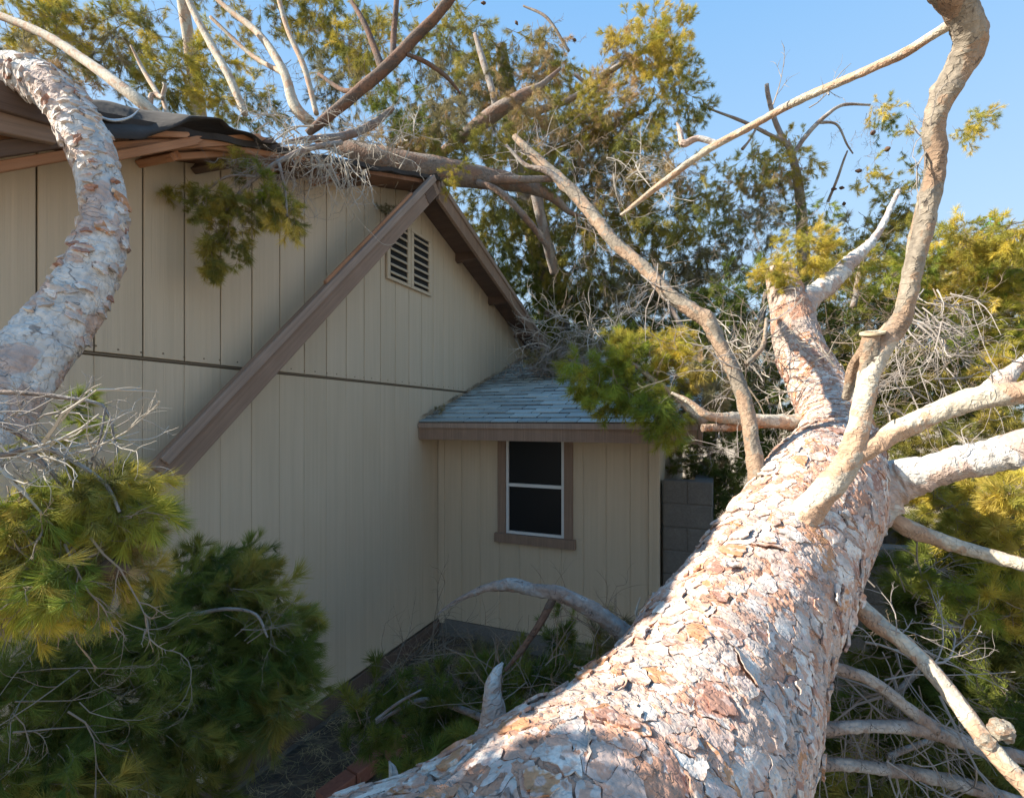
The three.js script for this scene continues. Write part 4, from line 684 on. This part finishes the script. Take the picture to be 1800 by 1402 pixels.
{ // middle right crown in front of the sky
  const o = pineTree('pine_tree', 'thin topped pine with dark forked twigs against the sky, left of the tall curved branch', 'tree', B0(1400, 6.4),
    [[1440, 900, 6.8, 20], [1425, 640, 6.6, 18], [1412, 440, 6.3, 12], [1405, 330, 6.1, 9], [1392, 270, 6, 7], [1384, 248, 6, 5]], M.branchGrey,
    [[[1392, 268, 6, 5], [1375, 240, 6, 5.5], [1362, 210, 6, 5], [1350, 165, 6, 4.5], [1348, 148, 6, 4]], [[1385, 252, 6, 4], [1350, 235, 6, 4], [1310, 215, 6, 3.5], [1250, 192, 6, 2]], [[1395, 270, 6, 4], [1420, 235, 6, 4], [1450, 205, 6, 3.5], [1480, 185, 6, 3], [1530, 184, 6, 2]], [[1440, 215, 6, 3], [1470, 218, 6, 2.5], [1490, 255, 6, 2], [1500, 270, 6, 1.5]], [[1455, 355, 6.2, 2.5], [1470, 320, 6.1, 2.5], [1484, 280, 6, 2], [1490, 265, 6, 1.5]], [[1330, 225, 6, 2], [1315, 250, 6, 2], [1305, 262, 6, 3]]]);
  foliage(o, [[1300, 330, 6.1, 70, 40, .4, 14, 'straw', -.6, .36], [1370, 300, 6, 60, 40, .3, 10, 'straw', -.6, .34], 
    [1395, 240, 6, 22, 18, .2, 9, 'yellow', -.4, .3], [1340, 275, 6.1, 45, 35, .3, 20, 'yellow', -.7, .4], [1400, 290, 6, 32, 40, .3, 20, 'yellow', -.7, .4], [1290, 310, 6.2, 60, 40, .4, 21, 'yellow', -.7, .42], [1340, 330, 6.2, 60, 35, .4, 24, 'olive', -.7, .42], [1240, 330, 6.2, 50, 40, .4, 20, 'olive', -.7, .42], [1260, 400, 6.3, 60, 50, .5, 33, 'olive', -.8, .5], [1330, 400, 6.3, 60, 50, .5, 33, 'dull', -.8, .5], [1420, 380, 6, 40, 40, .4, 24, 'fresh', -.6, .4], [1412, 440, 3.5, 50, 44, .2, 60, 'yellow', -.6, .25], [1362, 478, 3.3, 34, 26, .12, 30, 'yellow', -.4, .23], [1455, 460, 5.6, 30, 40, .3, 24, 'olive', -.6, .4],
    [1545, 195, 5.6, 22, 16, .2, 12, 'yellow', -.5, .3], [1560, 215, 5.6, 14, 20, .15, 7, 'green', -.8, .3], [1530, 310, 5.6, 22, 26, .2, 10, 'yellow', -.8, .32], [1575, 330, 5.6, 26, 22, .2, 14, 'olive', -.5, .32], [1600, 230, 5.4, 20, 20, .2, 5, 'yellow', -.5, .3], [1600, 290, 5.4, 24, 40, .2, 9, 'olive', -.6, .3], [1700, 225, 5.2, 24, 26, .2, 14, 'yellow', -.5, .32], [1735, 205, 5.2, 18, 10, .2, 7, 'olive', -.1, .3], [1560, 385, 5.8, 45, 40, .3, 24, 'yellow', -.6, .4], [1500, 420, 6.2, 60, 40, .4, 27, 'dull', -.6, .45], [1600, 370, 5.7, 30, 34, .3, 20, 'olive', -.6, .38]], 'far', 51);
  foliage(o, [[1380, 330, 6, 120, 70, .4, 36, 'dull', -.2, .5], [1490, 220, 6, 50, 40, .3, 9, 'dull', -.3, .42], [1530, 270, 5.8, 60, 60, .3, 10, 'dull', -.5, .4], [1620, 250, 5.4, 60, 60, .3, 6, 'dull', .1, .35], [1330, 430, 5.8, 120, 70, .4, 40, 'dull', -.5, .55]], 'bare', 52);
  cones(o, [[1535, 233, 5.4, 1.2], [1560, 262, 5.4, 1.3], [1466, 332, 6, 1], [1480, 330, 6, 1], [1484, 358, 6, 1], [1374, 370, 5.8, 1], [1510, 300, 5.6, 1.1]]);
}
{ // right: tangle of a fallen crown
  const o = pineTree('collapsed_pine', 'tangled shaded pine crown lying behind the trunk, from the annex roof to the right edge', 'tree crown', B0(1560, 5.2), null, M.branchGrey,
    [[[1450, 700, 5, 10], [1520, 620, 5, 9], [1600, 540, 5.1, 7], [1690, 470, 5.2, 5]], [[1500, 720, 4.8, 9], [1610, 640, 4.8, 8], [1740, 560, 4.7, 6], [1830, 520, 4.6, 5]], [[1300, 700, 5.2, 8], [1330, 600, 5.2, 7], [1350, 500, 5.4, 5]], [[1500, 540, 5, 6], [1512, 480, 5, 6], [1520, 440, 5, 5]], [[1250, 720, 5.4, 8], [1220, 620, 5.4, 6], [1180, 540, 5.6, 5]]]);
  foliage(o, [
    [1300, 540, 5.6, 80, 70, .5, 76, 'green', -.4, .55], [1320, 640, 5.4, 90, 70, .5, 80, 'green', -.3, .55], [1280, 720, 5.0, 90, 60, .4, 60, 'green', -.3, .5], [1340, 740, 5.0, 60, 60, .4, 44, 'green', -.3, .5], [1480, 600, 5.4, 90, 90, .5, 96, 'green', -.4, .55], [1500, 520, 5.4, 80, 60, .5, 66, 'olive', -.4, .5], [1560, 680, 5.0, 120, 70, .5, 110, 'green', -.3, .55], [1660, 620, 5.0, 110, 90, .5, 110, 'green', -.4, .55], [1660, 520, 5.2, 100, 60, .5, 90, 'olive', -.4, .5], [1750, 460, 5.4, 90, 50, .5, 84, 'yellow', -.4, .48], [1650, 450, 5.6, 80, 40, .4, 60, 'olive', -.4, .48], [1760, 540, 4.9, 70, 60, .4, 66, 'yellow', -.5, .48], [1790, 600, 4.0, 50, 60, .3, 50, 'yellow', -.5, .42], [1720, 500, 4.0, 70, 40, .3, 44, 'yellow', -.5, .42], [1790, 480, 4.0, 50, 50, .3, 44, 'fresh', -.5, .42], [1730, 590, 3.9, 40, 40, .2, 20, 'fresh', -.5, .4], [1560, 640, 4.2, 60, 50, .3, 26, 'olive', -.4, .4], [1780, 640, 3.2, 40, 40, .15, 30, 'yellow', -.4, .3], [1700, 420, 3.8, 60, 30, .2, 40, 'yellow', -.5, .34], [1780, 420, 3.6, 40, 30, .2, 30, 'yellow', -.5, .34], [1600, 480, 4.0, 50, 40, .2, 26, 'fresh', -.5, .36], [1480, 470, 4.2, 40, 40, .2, 24, 'yellow', -.6, .34], [1700, 700, 4.6, 130, 50, .4, 80, 'olive', -.2, .5], [1600, 780, 4.2, 110, 60, .4, 70, 'olive', -.1, .45], [1760, 780, 4.0, 100, 60, .4, 60, 'olive', -.1, .45], [1880, 560, 4.8, 90, 150, .5, 90, 'olive', -.3, .55], [1550, 450, 5.8, 60, 40, .4, 40, 'olive', -.4, .48], [1400, 560, 5.2, 50, 60, .4, 30, 'green', -.3, .45],
    [1250, 790, 4.8, 90, 40, .4, 50, 'green', 0, .45], [1280, 850, 4.6, 60, 40, .3, 50, 'green', 0, .42], [1300, 900, 4.4, 50, 40, .3, 30, 'green', 0, .42], [1600, 900, 4.0, 60, 50, .3, 50, 'olive', 0, .42], [1220, 830, 4.9, 60, 40, .3, 26, 'straw', 0, .45]], 'far', 61);
  foliage(o, [[1520, 560, 4.6, 160, 120, .5, 70, 'dull', -.3, .6], [1330, 640, 4.8, 110, 120, .4, 50, 'dull', -.3, .55], [1700, 560, 4.4, 130, 110, .5, 60, 'dull', -.3, .55], [1550, 730, 4.0, 180, 70, .5, 50, 'dull', 0, .5]], 'bare', 62);
  tangle(o, [[1640, 560, 3.6, 50, 70, .3, 14, .5, .3, -.8, 0], [1720, 600, 3.8, 80, 60, .3, 8, .5, .2, -.5, 0], [1500, 600, 4.2, 60, 70, .3, 14, .5, 0, -.3, 0], [1280, 570, 4.4, 70, 60, .3, 14, .5, .1, -.2, 0], [1270, 680, 3.8, 90, 60, .3, 16, .4, -.3, 0, 0]], M.twig, 63, 'dead_twigs', .005);
}
{ // far backing wood so that no bare horizon shows between the crowns
  const o = thing('far_trees', 'dark far row of pines filling the gaps low behind the fallen crowns', 'woods', [0, 0, -13]); o.userData.kind = 'stuff';
  const rows = []; const r = rngOf(8); for (let i = 0; i < 44; i++) { const px = -900 + i * 90, z = 12 + r() * 5; rows.push([px, 640 + 60 * r(), z, 90, 60 + 40 * r(), 1.2, 26, r() < .5 ? 'green' : 'dull', -.3, 1.3]); }
  foliage(o, rows, 'far', 71);
}
{ // bright bough hanging over the annex roof
  const o = thing('pine_bough', 'sunlit yellow green bough drooping over the right end of the annex roof', 'pine bough', B0(1150, 3.2).toArray());
  limbs(o, [[[1240, 745, 3.0, 8], [1190, 700, 3.1, 7], [1140, 660, 3.15, 5], [1100, 630, 3.2, 3]], [[1200, 705, 3.1, 5], [1170, 740, 3.0, 4], [1150, 765, 2.95, 3]], [[1230, 690, 3.2, 5], [1200, 640, 3.3, 4], [1170, 610, 3.3, 3]]], M.branch, 'branch', { rad: 8 });
  foliage(o, [[1040, 660, 3.25, 48, 42, .2, 46, 'fresh', -.2, .38], [1090, 690, 3.15, 54, 32, .2, 46, 'fresh', -.4, .38], [1120, 640, 3.2, 50, 36, .2, 46, 'fresh', -.1, .4], [1180, 610, 3.3, 40, 26, .2, 36, 'yellow', .1, .36], [1180, 660, 3.2, 50, 36, .2, 40, 'yellow', -.1, .36], [1160, 720, 3.0, 46, 26, .2, 34, 'fresh', -.4, .36], [1178, 762, 2.9, 20, 26, .1, 14, 'fresh', -.8, .32], [1240, 690, 3.1, 40, 50, .2, 24, 'dull', 0, .36], [1100, 610, 3.3, 26, 20, .12, 16, 'yellow', .1, .34], [1270, 640, 3.4, 36, 40, .2, 18, 'straw', 0, .36]], 'mid', 81);
  foliage(o, [[1150, 670, 3.1, 90, 60, .2, 14, 'dull', 0, .4]], 'bare', 82);
}
{ // debris on the annex roof
  const o = thing('twig_pile', 'heap of dead twigs and needles in the valley where the annex roof meets the eave', 'debris', H(6.3, EYE + .75, .6).toArray());
  tangle(o, [[950, 642, 5.6, 40, 14, .2, 70, .32, .6, .1, 0], [1010, 630, 5.6, 50, 14, .2, 50, .35, .5, .2, 0], [905, 652, 5.6, 20, 8, .1, 10, .2, .4, .1, 0]], M.twigGrey, 91, 'dead_twigs', .0045);
  foliage(o, [[960, 640, 5.6, 40, 14, .2, 26, 'dull', .2, .3], [1010, 620, 5.7, 50, 20, .2, 34, 'dull', .2, .36], [775, 722, 4.75, 12, 4, .05, 5, 'dull', 0, .16]], 'far', 92);
}
{ // dry needles blown over the annex roof
  const r = rngOf(67), o = thing('needle_litter', 'brown dry needles scattered over the upper and left part of the annex roof', 'litter', H(3.95, EYE - .02, 0).toArray(), Math.PI / 2 - TH); o.userData.kind = 'stuff';
  const pos = []; for (let k = 0; k < 9; k++) { const p = V((r() - .5) * .07, .003 + r() * .006, (r() - .5) * .07), dd = V(r() - .5, .05 * (r() - .5), r() - .5).normalize(); strip(pos, p, dd, .07, .0025, V(0, .2, 0), V(-dd.z, 0, dd.x)); }
  const N = 420, im = new THREE.InstancedMesh(geoOf(pos), M.litter, N), m = new THREE.Matrix4(), tilt = new THREE.Matrix4().makeRotationZ(Math.atan(.333)); im.name = 'litter';
  for (let i = 0; i < N; i++) { const k = r(), u = k < .62 ? lerp(2.9, 1.2, Math.pow(r(), .6)) : 2.8 * r(), w = k < .62 ? .1 + 1.9 * r() : .02 + .25 * r() * r(); m.makeRotationY(r() * 6.28).premultiply(tilt); m.setPosition(u, u * .333 + .036 + .008 * r(), w); im.setMatrixAt(i, m); const t = [[.14, .085, .045], [.2, .13, .07], [.09, .06, .04]][i % 3], q = .6 + .7 * r(); im.setColorAt(i, new THREE.Color().setRGB(t[0] * q, t[1] * q, t[2] * q)); }
  o.add(stuff(im)); }
{ // bough hanging on the gable wall
  const o = thing('pine_bough', 'olive bough hanging head down against the gable wall below the roof edge', 'pine bough', H(1.9, 3.2, .25).toArray());
  limbs(o, [[[600, 250, 2.9, 5], [540, 262, 2.7, 6], [480, 290, 2.55, 5], [430, 330, 2.5, 4], [390, 380, 2.5, 3]], [[490, 285, 2.55, 3], [500, 330, 2.52, 2.5], [505, 380, 2.5, 2]], [[450, 310, 2.5, 3], [400, 310, 2.5, 2.5], [350, 345, 2.48, 2]], [[420, 345, 2.5, 2.5], [380, 370, 2.5, 2], [320, 350, 2.5, 1.5]]], M.branchGrey, 'branch', { rad: 7 });
  foliage(o, [[375, 350, 2.5, 46, 24, .08, 15, 'olive', -.5, .28], [430, 360, 2.5, 60, 28, .08, 24, 'olive', -.6, .28], [390, 410, 2.5, 50, 34, .08, 20, 'olive', -.8, .28], [370, 465, 2.5, 26, 22, .05, 13, 'olive', -1, .28], [420, 290, 2.55, 26, 10, .05, 9, 'olive', 0, .28], [300, 345, 2.5, 18, 12, .04, 5, 'olive', -.2, .24], [500, 370, 2.5, 34, 26, .06, 15, 'yellow', -.9, .28], [470, 335, 2.52, 34, 20, .06, 16, 'fresh', -.6, .28], [525, 400, 2.55, 10, 14, .04, 3, 'olive', -1, .22]], 'mid', 101);
  foliage(o, [[470, 310, 2.5, 80, 50, .1, 34, 'dull', -.5, .26], [400, 380, 2.5, 60, 50, .08, 16, 'dull', -.7, .24]], 'bare', 102); foliage(o, [[360, 340, 2.5, 60, 30, .06, 22, 'olive', -.5, .17], [420, 370, 2.5, 80, 36, .06, 34, 'olive', -.7, .17], [390, 430, 2.5, 46, 40, .05, 24, 'olive', -.9, .17], [500, 360, 2.5, 46, 34, .05, 20, 'olive', -.8, .16], [375, 480, 2.5, 16, 18, .03, 6, 'olive', -1, .16]], 'mid', 105);
  tangle(o, [[500, 300, 2.55, 50, 26, .08, 18, .22, -.5, -.6, 0]], M.twigGrey, 103, 'dead_twigs', .002);
  foliage(o, [[690, 372, 4.1, 22, 10, .06, 8, 'dull', 0, .24]], 'far', 104);
}
{ // lower left: near bough with long soft needles
  const o = thing('pine_bough', 'bright near bough with long needles arching in at the lower left', 'pine bough', B0(160, 1.1).toArray());
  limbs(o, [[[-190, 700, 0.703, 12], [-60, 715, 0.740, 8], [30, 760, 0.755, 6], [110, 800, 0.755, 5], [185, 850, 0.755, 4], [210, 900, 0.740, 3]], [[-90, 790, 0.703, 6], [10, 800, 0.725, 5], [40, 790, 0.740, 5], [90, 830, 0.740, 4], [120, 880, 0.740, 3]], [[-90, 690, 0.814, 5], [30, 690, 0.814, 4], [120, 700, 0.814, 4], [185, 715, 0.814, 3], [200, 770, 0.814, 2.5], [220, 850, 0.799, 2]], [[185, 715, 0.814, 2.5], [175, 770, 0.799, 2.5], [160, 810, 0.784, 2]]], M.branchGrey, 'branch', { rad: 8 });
  tangle(o, [[10, 740, 0.814, 130, 50, .12, 27, 0.108, .8, -.3, 0], [-10, 810, 0.740, 120, 50, .12, 16, 0.108, .7, -.4, 0], [130, 790, 0.799, 50, 50, .08, 9, 0.076, .2, -.8, 0], [-10, 1060, 0.814, 120, 40, .12, 8, 0.108, .7, 0, 0]], M.twigGrey, 111, 'dead_twigs', .0018);
  tangle(o, [[10, 790, 0.725, 120, 40, .1, 9, 0.140, .8, -.25, 0]], M.twigPale, 112, 'dead_twigs', .0025);
  foliage(o, [[187, 850, .78, 30, 14, .04, 17, 'yellow', -1.1, 0.231, .1], [214, 880, .78, 21, 24, .03, 12, 'fresh', -1.2, 0.231, .5], [157, 905, .77, 27, 20, .04, 12, 'yellow', -1.0, 0.231, -.3], [72, 885, .75, 72, 16, .05, 17, 'fresh', -.1, 0.245, .9], [132, 860, .76, 36, 12, .04, 9, 'olive', -.1, 0.217, .9], [-8, 920, .72, 54, 30, .05, 16, 'yellow', -.3, 0.245, .7], [62, 985, .71, 63, 28, .05, 20, 'yellow', -.7, 0.245, .3], [142, 1000, .74, 39, 26, .05, 16, 'fresh', -.8, 0.245, -.2], [92, 1045, .72, 36, 26, .04, 12, 'yellow', -1.1, 0.217, 0], [-28, 1000, .7, 45, 30, .05, 12, 'olive', -.6, 0.245, .4], [197, 965, .78, 21, 18, .03, 10, 'straw', -.2, 0.188, .4], [207, 1000, .78, 27, 24, .04, 9, 'olive', -.9, 0.217, .4], [117, 712, .86, 23, 8, .03, 6, 'fresh', 0, 0.159, .8], [152, 735, .86, 9, 16, .02, 4, 'fresh', -1, 0.144, .2], [62, 772, .82, 16, 10, .03, 4, 'olive', -.6, 0.144, .5], [-38, 1070, .8, 54, 26, .05, 8, 'green', -.3, 0.231, .5]], 'near', 113);
  foliage(o, [[60, 900, .74, 110, 60, .06, 10, 'dull', -.4, .3, .5], [140, 1000, .73, 80, 50, .05, 8, 'dull', -.7, .3, .2]], 'bare', 114);
  cones(o, [[196, 1000, .74, .8]]);
}
{
  const o = thing('pine_bough', 'dark green rounded bough lying against the gable wall behind the bright near bough', 'pine bough', B0(420, 1.8).toArray());
  limbs(o, [[[180, 1180, 1.5, 9], [260, 1120, 1.6, 8], [340, 1060, 1.7, 6], [420, 1040, 1.75, 4], [480, 1080, 1.75, 3]], [[260, 1190, 1.45, 4], [262, 1110, 1.42, 4], [255, 1085, 1.4, 3], [270, 1150, 1.42, 3]], [[340, 1080, 1.55, 4], [400, 1070, 1.55, 3.5], [450, 1080, 1.55, 3], [470, 1120, 1.55, 2]]], M.branchGrey, 'branch', { rad: 8 });
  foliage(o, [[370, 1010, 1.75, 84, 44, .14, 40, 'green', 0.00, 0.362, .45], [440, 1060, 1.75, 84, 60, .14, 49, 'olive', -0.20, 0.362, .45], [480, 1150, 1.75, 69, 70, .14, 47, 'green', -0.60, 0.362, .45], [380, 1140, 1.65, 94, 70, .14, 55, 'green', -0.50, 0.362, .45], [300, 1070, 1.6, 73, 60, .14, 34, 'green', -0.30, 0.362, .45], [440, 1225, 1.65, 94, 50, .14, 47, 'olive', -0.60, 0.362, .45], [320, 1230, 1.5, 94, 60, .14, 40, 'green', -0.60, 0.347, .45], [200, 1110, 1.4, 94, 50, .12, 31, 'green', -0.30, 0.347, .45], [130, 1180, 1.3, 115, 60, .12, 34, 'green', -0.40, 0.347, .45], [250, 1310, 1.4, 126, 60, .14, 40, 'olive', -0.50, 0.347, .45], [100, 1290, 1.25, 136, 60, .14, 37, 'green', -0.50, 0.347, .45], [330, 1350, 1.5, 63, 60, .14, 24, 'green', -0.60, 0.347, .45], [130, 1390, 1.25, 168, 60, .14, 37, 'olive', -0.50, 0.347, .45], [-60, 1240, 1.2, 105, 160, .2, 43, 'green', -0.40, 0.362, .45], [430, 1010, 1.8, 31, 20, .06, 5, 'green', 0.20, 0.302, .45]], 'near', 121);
  tangle(o, [[60, 1080, 1.25, 120, 30, .1, 12, .24, .8, .1, 0], [60, 1220, 1.15, 80, 50, .1, 9, .22, .5, -.5, 0], [430, 1100, 1.55, 60, 40, .08, 5, .2, .7, .2, 0], [250, 1170, 1.35, 50, 50, .08, 4, .18, .1, -.8, 0]], M.twig, 122, 'dead_twigs', .0018);
}
{
  const o = thing('pine_bough', 'dark shaded boughs heaped on the ground in the corner between the walls', 'pine bough', B0(800, 2.6).toArray());
  limbs(o, [[[900, 1290, 2.2, 8], [820, 1250, 2.4, 7], [740, 1230, 2.5, 5], [660, 1270, 2.4, 3]], [[1080, 1180, 2.5, 7], [1000, 1170, 2.6, 6], [930, 1180, 2.7, 4]], [[660, 1265, 2.2, 3], [700, 1235, 2.25, 3], [740, 1212, 2.3, 2]]], M.branchGrey, 'branch', { rad: 8 });
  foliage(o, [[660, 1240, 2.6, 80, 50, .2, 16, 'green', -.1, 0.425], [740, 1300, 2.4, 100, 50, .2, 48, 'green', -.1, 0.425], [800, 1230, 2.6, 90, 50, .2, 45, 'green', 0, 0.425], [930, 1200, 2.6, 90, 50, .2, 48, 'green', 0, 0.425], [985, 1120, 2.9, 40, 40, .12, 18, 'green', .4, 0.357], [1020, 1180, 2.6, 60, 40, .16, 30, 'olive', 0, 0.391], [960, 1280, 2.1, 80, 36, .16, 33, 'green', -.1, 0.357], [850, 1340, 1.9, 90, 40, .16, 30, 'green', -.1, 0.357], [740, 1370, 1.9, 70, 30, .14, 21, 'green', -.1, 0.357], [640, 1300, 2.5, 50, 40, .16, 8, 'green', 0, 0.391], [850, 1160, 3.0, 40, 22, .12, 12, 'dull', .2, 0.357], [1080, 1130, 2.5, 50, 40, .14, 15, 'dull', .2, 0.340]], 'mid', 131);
  tangle(o, [[740, 1180, 3.0, 70, 22, .2, 26, .4, .3, .2, 0], [1000, 1190, 2.3, 90, 40, .2, 18, .35, .3, .2, 0], [1080, 1120, 2.5, 60, 30, .15, 12, .3, .3, .3, 0], [880, 1210, 2.3, 60, 40, .15, 14, .35, -.3, .2, 0]], M.twig, 132, 'dead_twigs', .003);
}
{ // right side, below the limbs
  const o = thing('pine_bough', 'half sunlit boughs filling the lower right corner beneath the bare branches', 'pine bough', B0(1680, 2.4).toArray());
  limbs(o, [[[1560, 1240, 2.3, 8], [1640, 1150, 2.4, 7], [1720, 1080, 2.5, 6], [1820, 1020, 2.5, 4]], [[1560, 1330, 2.0, 7], [1660, 1290, 2.1, 6], [1800, 1230, 2.2, 4]], [[1600, 1000, 2.8, 6], [1690, 940, 2.9, 5], [1790, 880, 2.9, 4]]], M.branchGrey, 'branch', { rad: 8 });
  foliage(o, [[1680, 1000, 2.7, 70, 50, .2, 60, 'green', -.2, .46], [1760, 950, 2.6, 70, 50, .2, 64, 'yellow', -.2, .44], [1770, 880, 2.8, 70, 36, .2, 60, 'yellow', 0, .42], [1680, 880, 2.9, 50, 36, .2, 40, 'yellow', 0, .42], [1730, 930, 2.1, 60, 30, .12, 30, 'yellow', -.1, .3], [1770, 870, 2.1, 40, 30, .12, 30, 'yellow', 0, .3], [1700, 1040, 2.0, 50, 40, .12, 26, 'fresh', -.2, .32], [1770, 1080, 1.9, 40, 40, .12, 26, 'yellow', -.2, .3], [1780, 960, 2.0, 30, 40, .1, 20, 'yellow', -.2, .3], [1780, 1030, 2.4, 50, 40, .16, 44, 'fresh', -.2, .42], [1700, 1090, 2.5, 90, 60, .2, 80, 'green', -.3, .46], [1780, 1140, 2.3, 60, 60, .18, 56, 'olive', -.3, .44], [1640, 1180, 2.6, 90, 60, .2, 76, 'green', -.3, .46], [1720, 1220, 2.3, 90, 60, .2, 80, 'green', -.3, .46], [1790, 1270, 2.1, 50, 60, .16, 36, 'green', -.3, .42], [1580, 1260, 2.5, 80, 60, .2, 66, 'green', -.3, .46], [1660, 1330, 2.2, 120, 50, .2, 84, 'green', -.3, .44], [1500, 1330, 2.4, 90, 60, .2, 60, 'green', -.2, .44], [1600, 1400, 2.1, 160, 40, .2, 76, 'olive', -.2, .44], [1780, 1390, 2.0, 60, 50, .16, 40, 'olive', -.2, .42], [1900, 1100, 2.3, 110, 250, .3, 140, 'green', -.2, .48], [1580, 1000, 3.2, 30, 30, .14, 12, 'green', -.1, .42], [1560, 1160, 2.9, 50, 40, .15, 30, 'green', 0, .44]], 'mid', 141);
  foliage(o, [[1740, 900, 2.5, 90, 60, .2, 16, 'dull', .1, .42], [1660, 1150, 2.0, 120, 120, .2, 24, 'dull', -.3, .4], [1560, 1300, 1.9, 120, 80, .2, 26, 'dull', -.3, .38]], 'bare', 142);
}
// ------------------------------------------------------------------ small things
{ const p0 = at(1440, 470, 16), p1 = at(1990, 345, 14), o = thing('utility_wire', 'thin dark utility wire crossing the sky at the right edge', 'wire', p0.toArray()); const L = new Limb([p0, p0.clone().lerp(p1, .5).add(V(0, -.03, 0)), p1].map(p => p.clone()), [.014, .014, .014], 40); part('cable', L.geo({ rad: 6, seg: 30, lump: 0, origin: o.position }), M.wire, o); }
{ const o = thing('shrub', 'small fresh green broadleaf shoot poking above the crowns under the wire', 'shrub', B0(1735, 8).toArray()), r = rngOf(4);
  limbs(o, [[[1715, 760, 8.2, 5], [1720, 560, 8, 4], [1722, 450, 8, 3], [1745, 395, 8, 2]], [[1721, 470, 8, 2.5], [1735, 440, 8, 2], [1715, 425, 8, 1]]], M.branchGrey, 'stem', { rad: 6 });
  const pos = []; for (const [px, py, R, n] of [[1740, 395, 16, 40], [1722, 430, 16, 40], [1750, 390, 12, 20], [1735, 450, 20, 40], [1700, 455, 20, 30]]) for (let i = 0; i < n; i++) { const c = at(px + (r() - .5) * 2 * R, py + (r() - .5) * 2 * R, 8 + (r() - .5) * .3).sub(o.position), d = rvec(r), s = V().crossVectors(d, rvec(r)).normalize().multiplyScalar(.025), e = c.clone().addScaledVector(d, .09), m = c.clone().addScaledVector(d, .045); for (const v of [c, m.clone().add(s), e, c, e, m.clone().sub(s)]) pos.push(v.x, v.y, v.z); }
  stuff(part('leaves', geoOf(pos), M.leaf, o)); }
{ const p = at(640, 1345, 2.95), o = thing('brick', 'reddish brick edging half buried at the bottom, beside the trunk', 'brick', [p.x, .05, p.z], 1.0); for (let i = 0; i < 3; i++) { const g = box(-.1, .1, -.045, .045, -.05, .05, .006); g.translate(i * .21 - .2, .006 * (i % 2), 0); part('brick', g, M.brick, o); } }
{ // needle litter and chips on the ground
  const r = rngOf(66), o = thing('needle_litter', 'brown fallen needles scattered over the dark ground at the foot of the walls', 'litter', [0, 0, 0]); o.userData.kind = 'stuff';
  const pos = []; for (let k = 0; k < 14; k++) { const p = V((r() - .5) * .1, .004 + r() * .01, (r() - .5) * .1), d = V(r() - .5, .1 * (r() - .5), r() - .5).normalize(); strip(pos, p, d, .07, .0022, V(0, .3, 0), V(-d.z, 0, d.x)); }
  const N = 2600, im = new THREE.InstancedMesh(geoOf(pos), M.litter, N), m = new THREE.Matrix4(); im.name = 'litter';
  for (let i = 0; i < N; i++) { const x = -2 + r() * 5, z = -1.6 - r() * 4.5; m.makeRotationY(r() * 6.28); m.setPosition(x, .035 + .03 * r(), z); im.setMatrixAt(i, m); const t = TINT.straw[i % 3], k = .4 + .7 * r(); im.setColorAt(i, new THREE.Color().setRGB(t[0] * k, t[1] * k, t[2] * k)); }
  im.receiveShadow = true; o.add(stuff(im)); }
renderer.render(scene, camera);
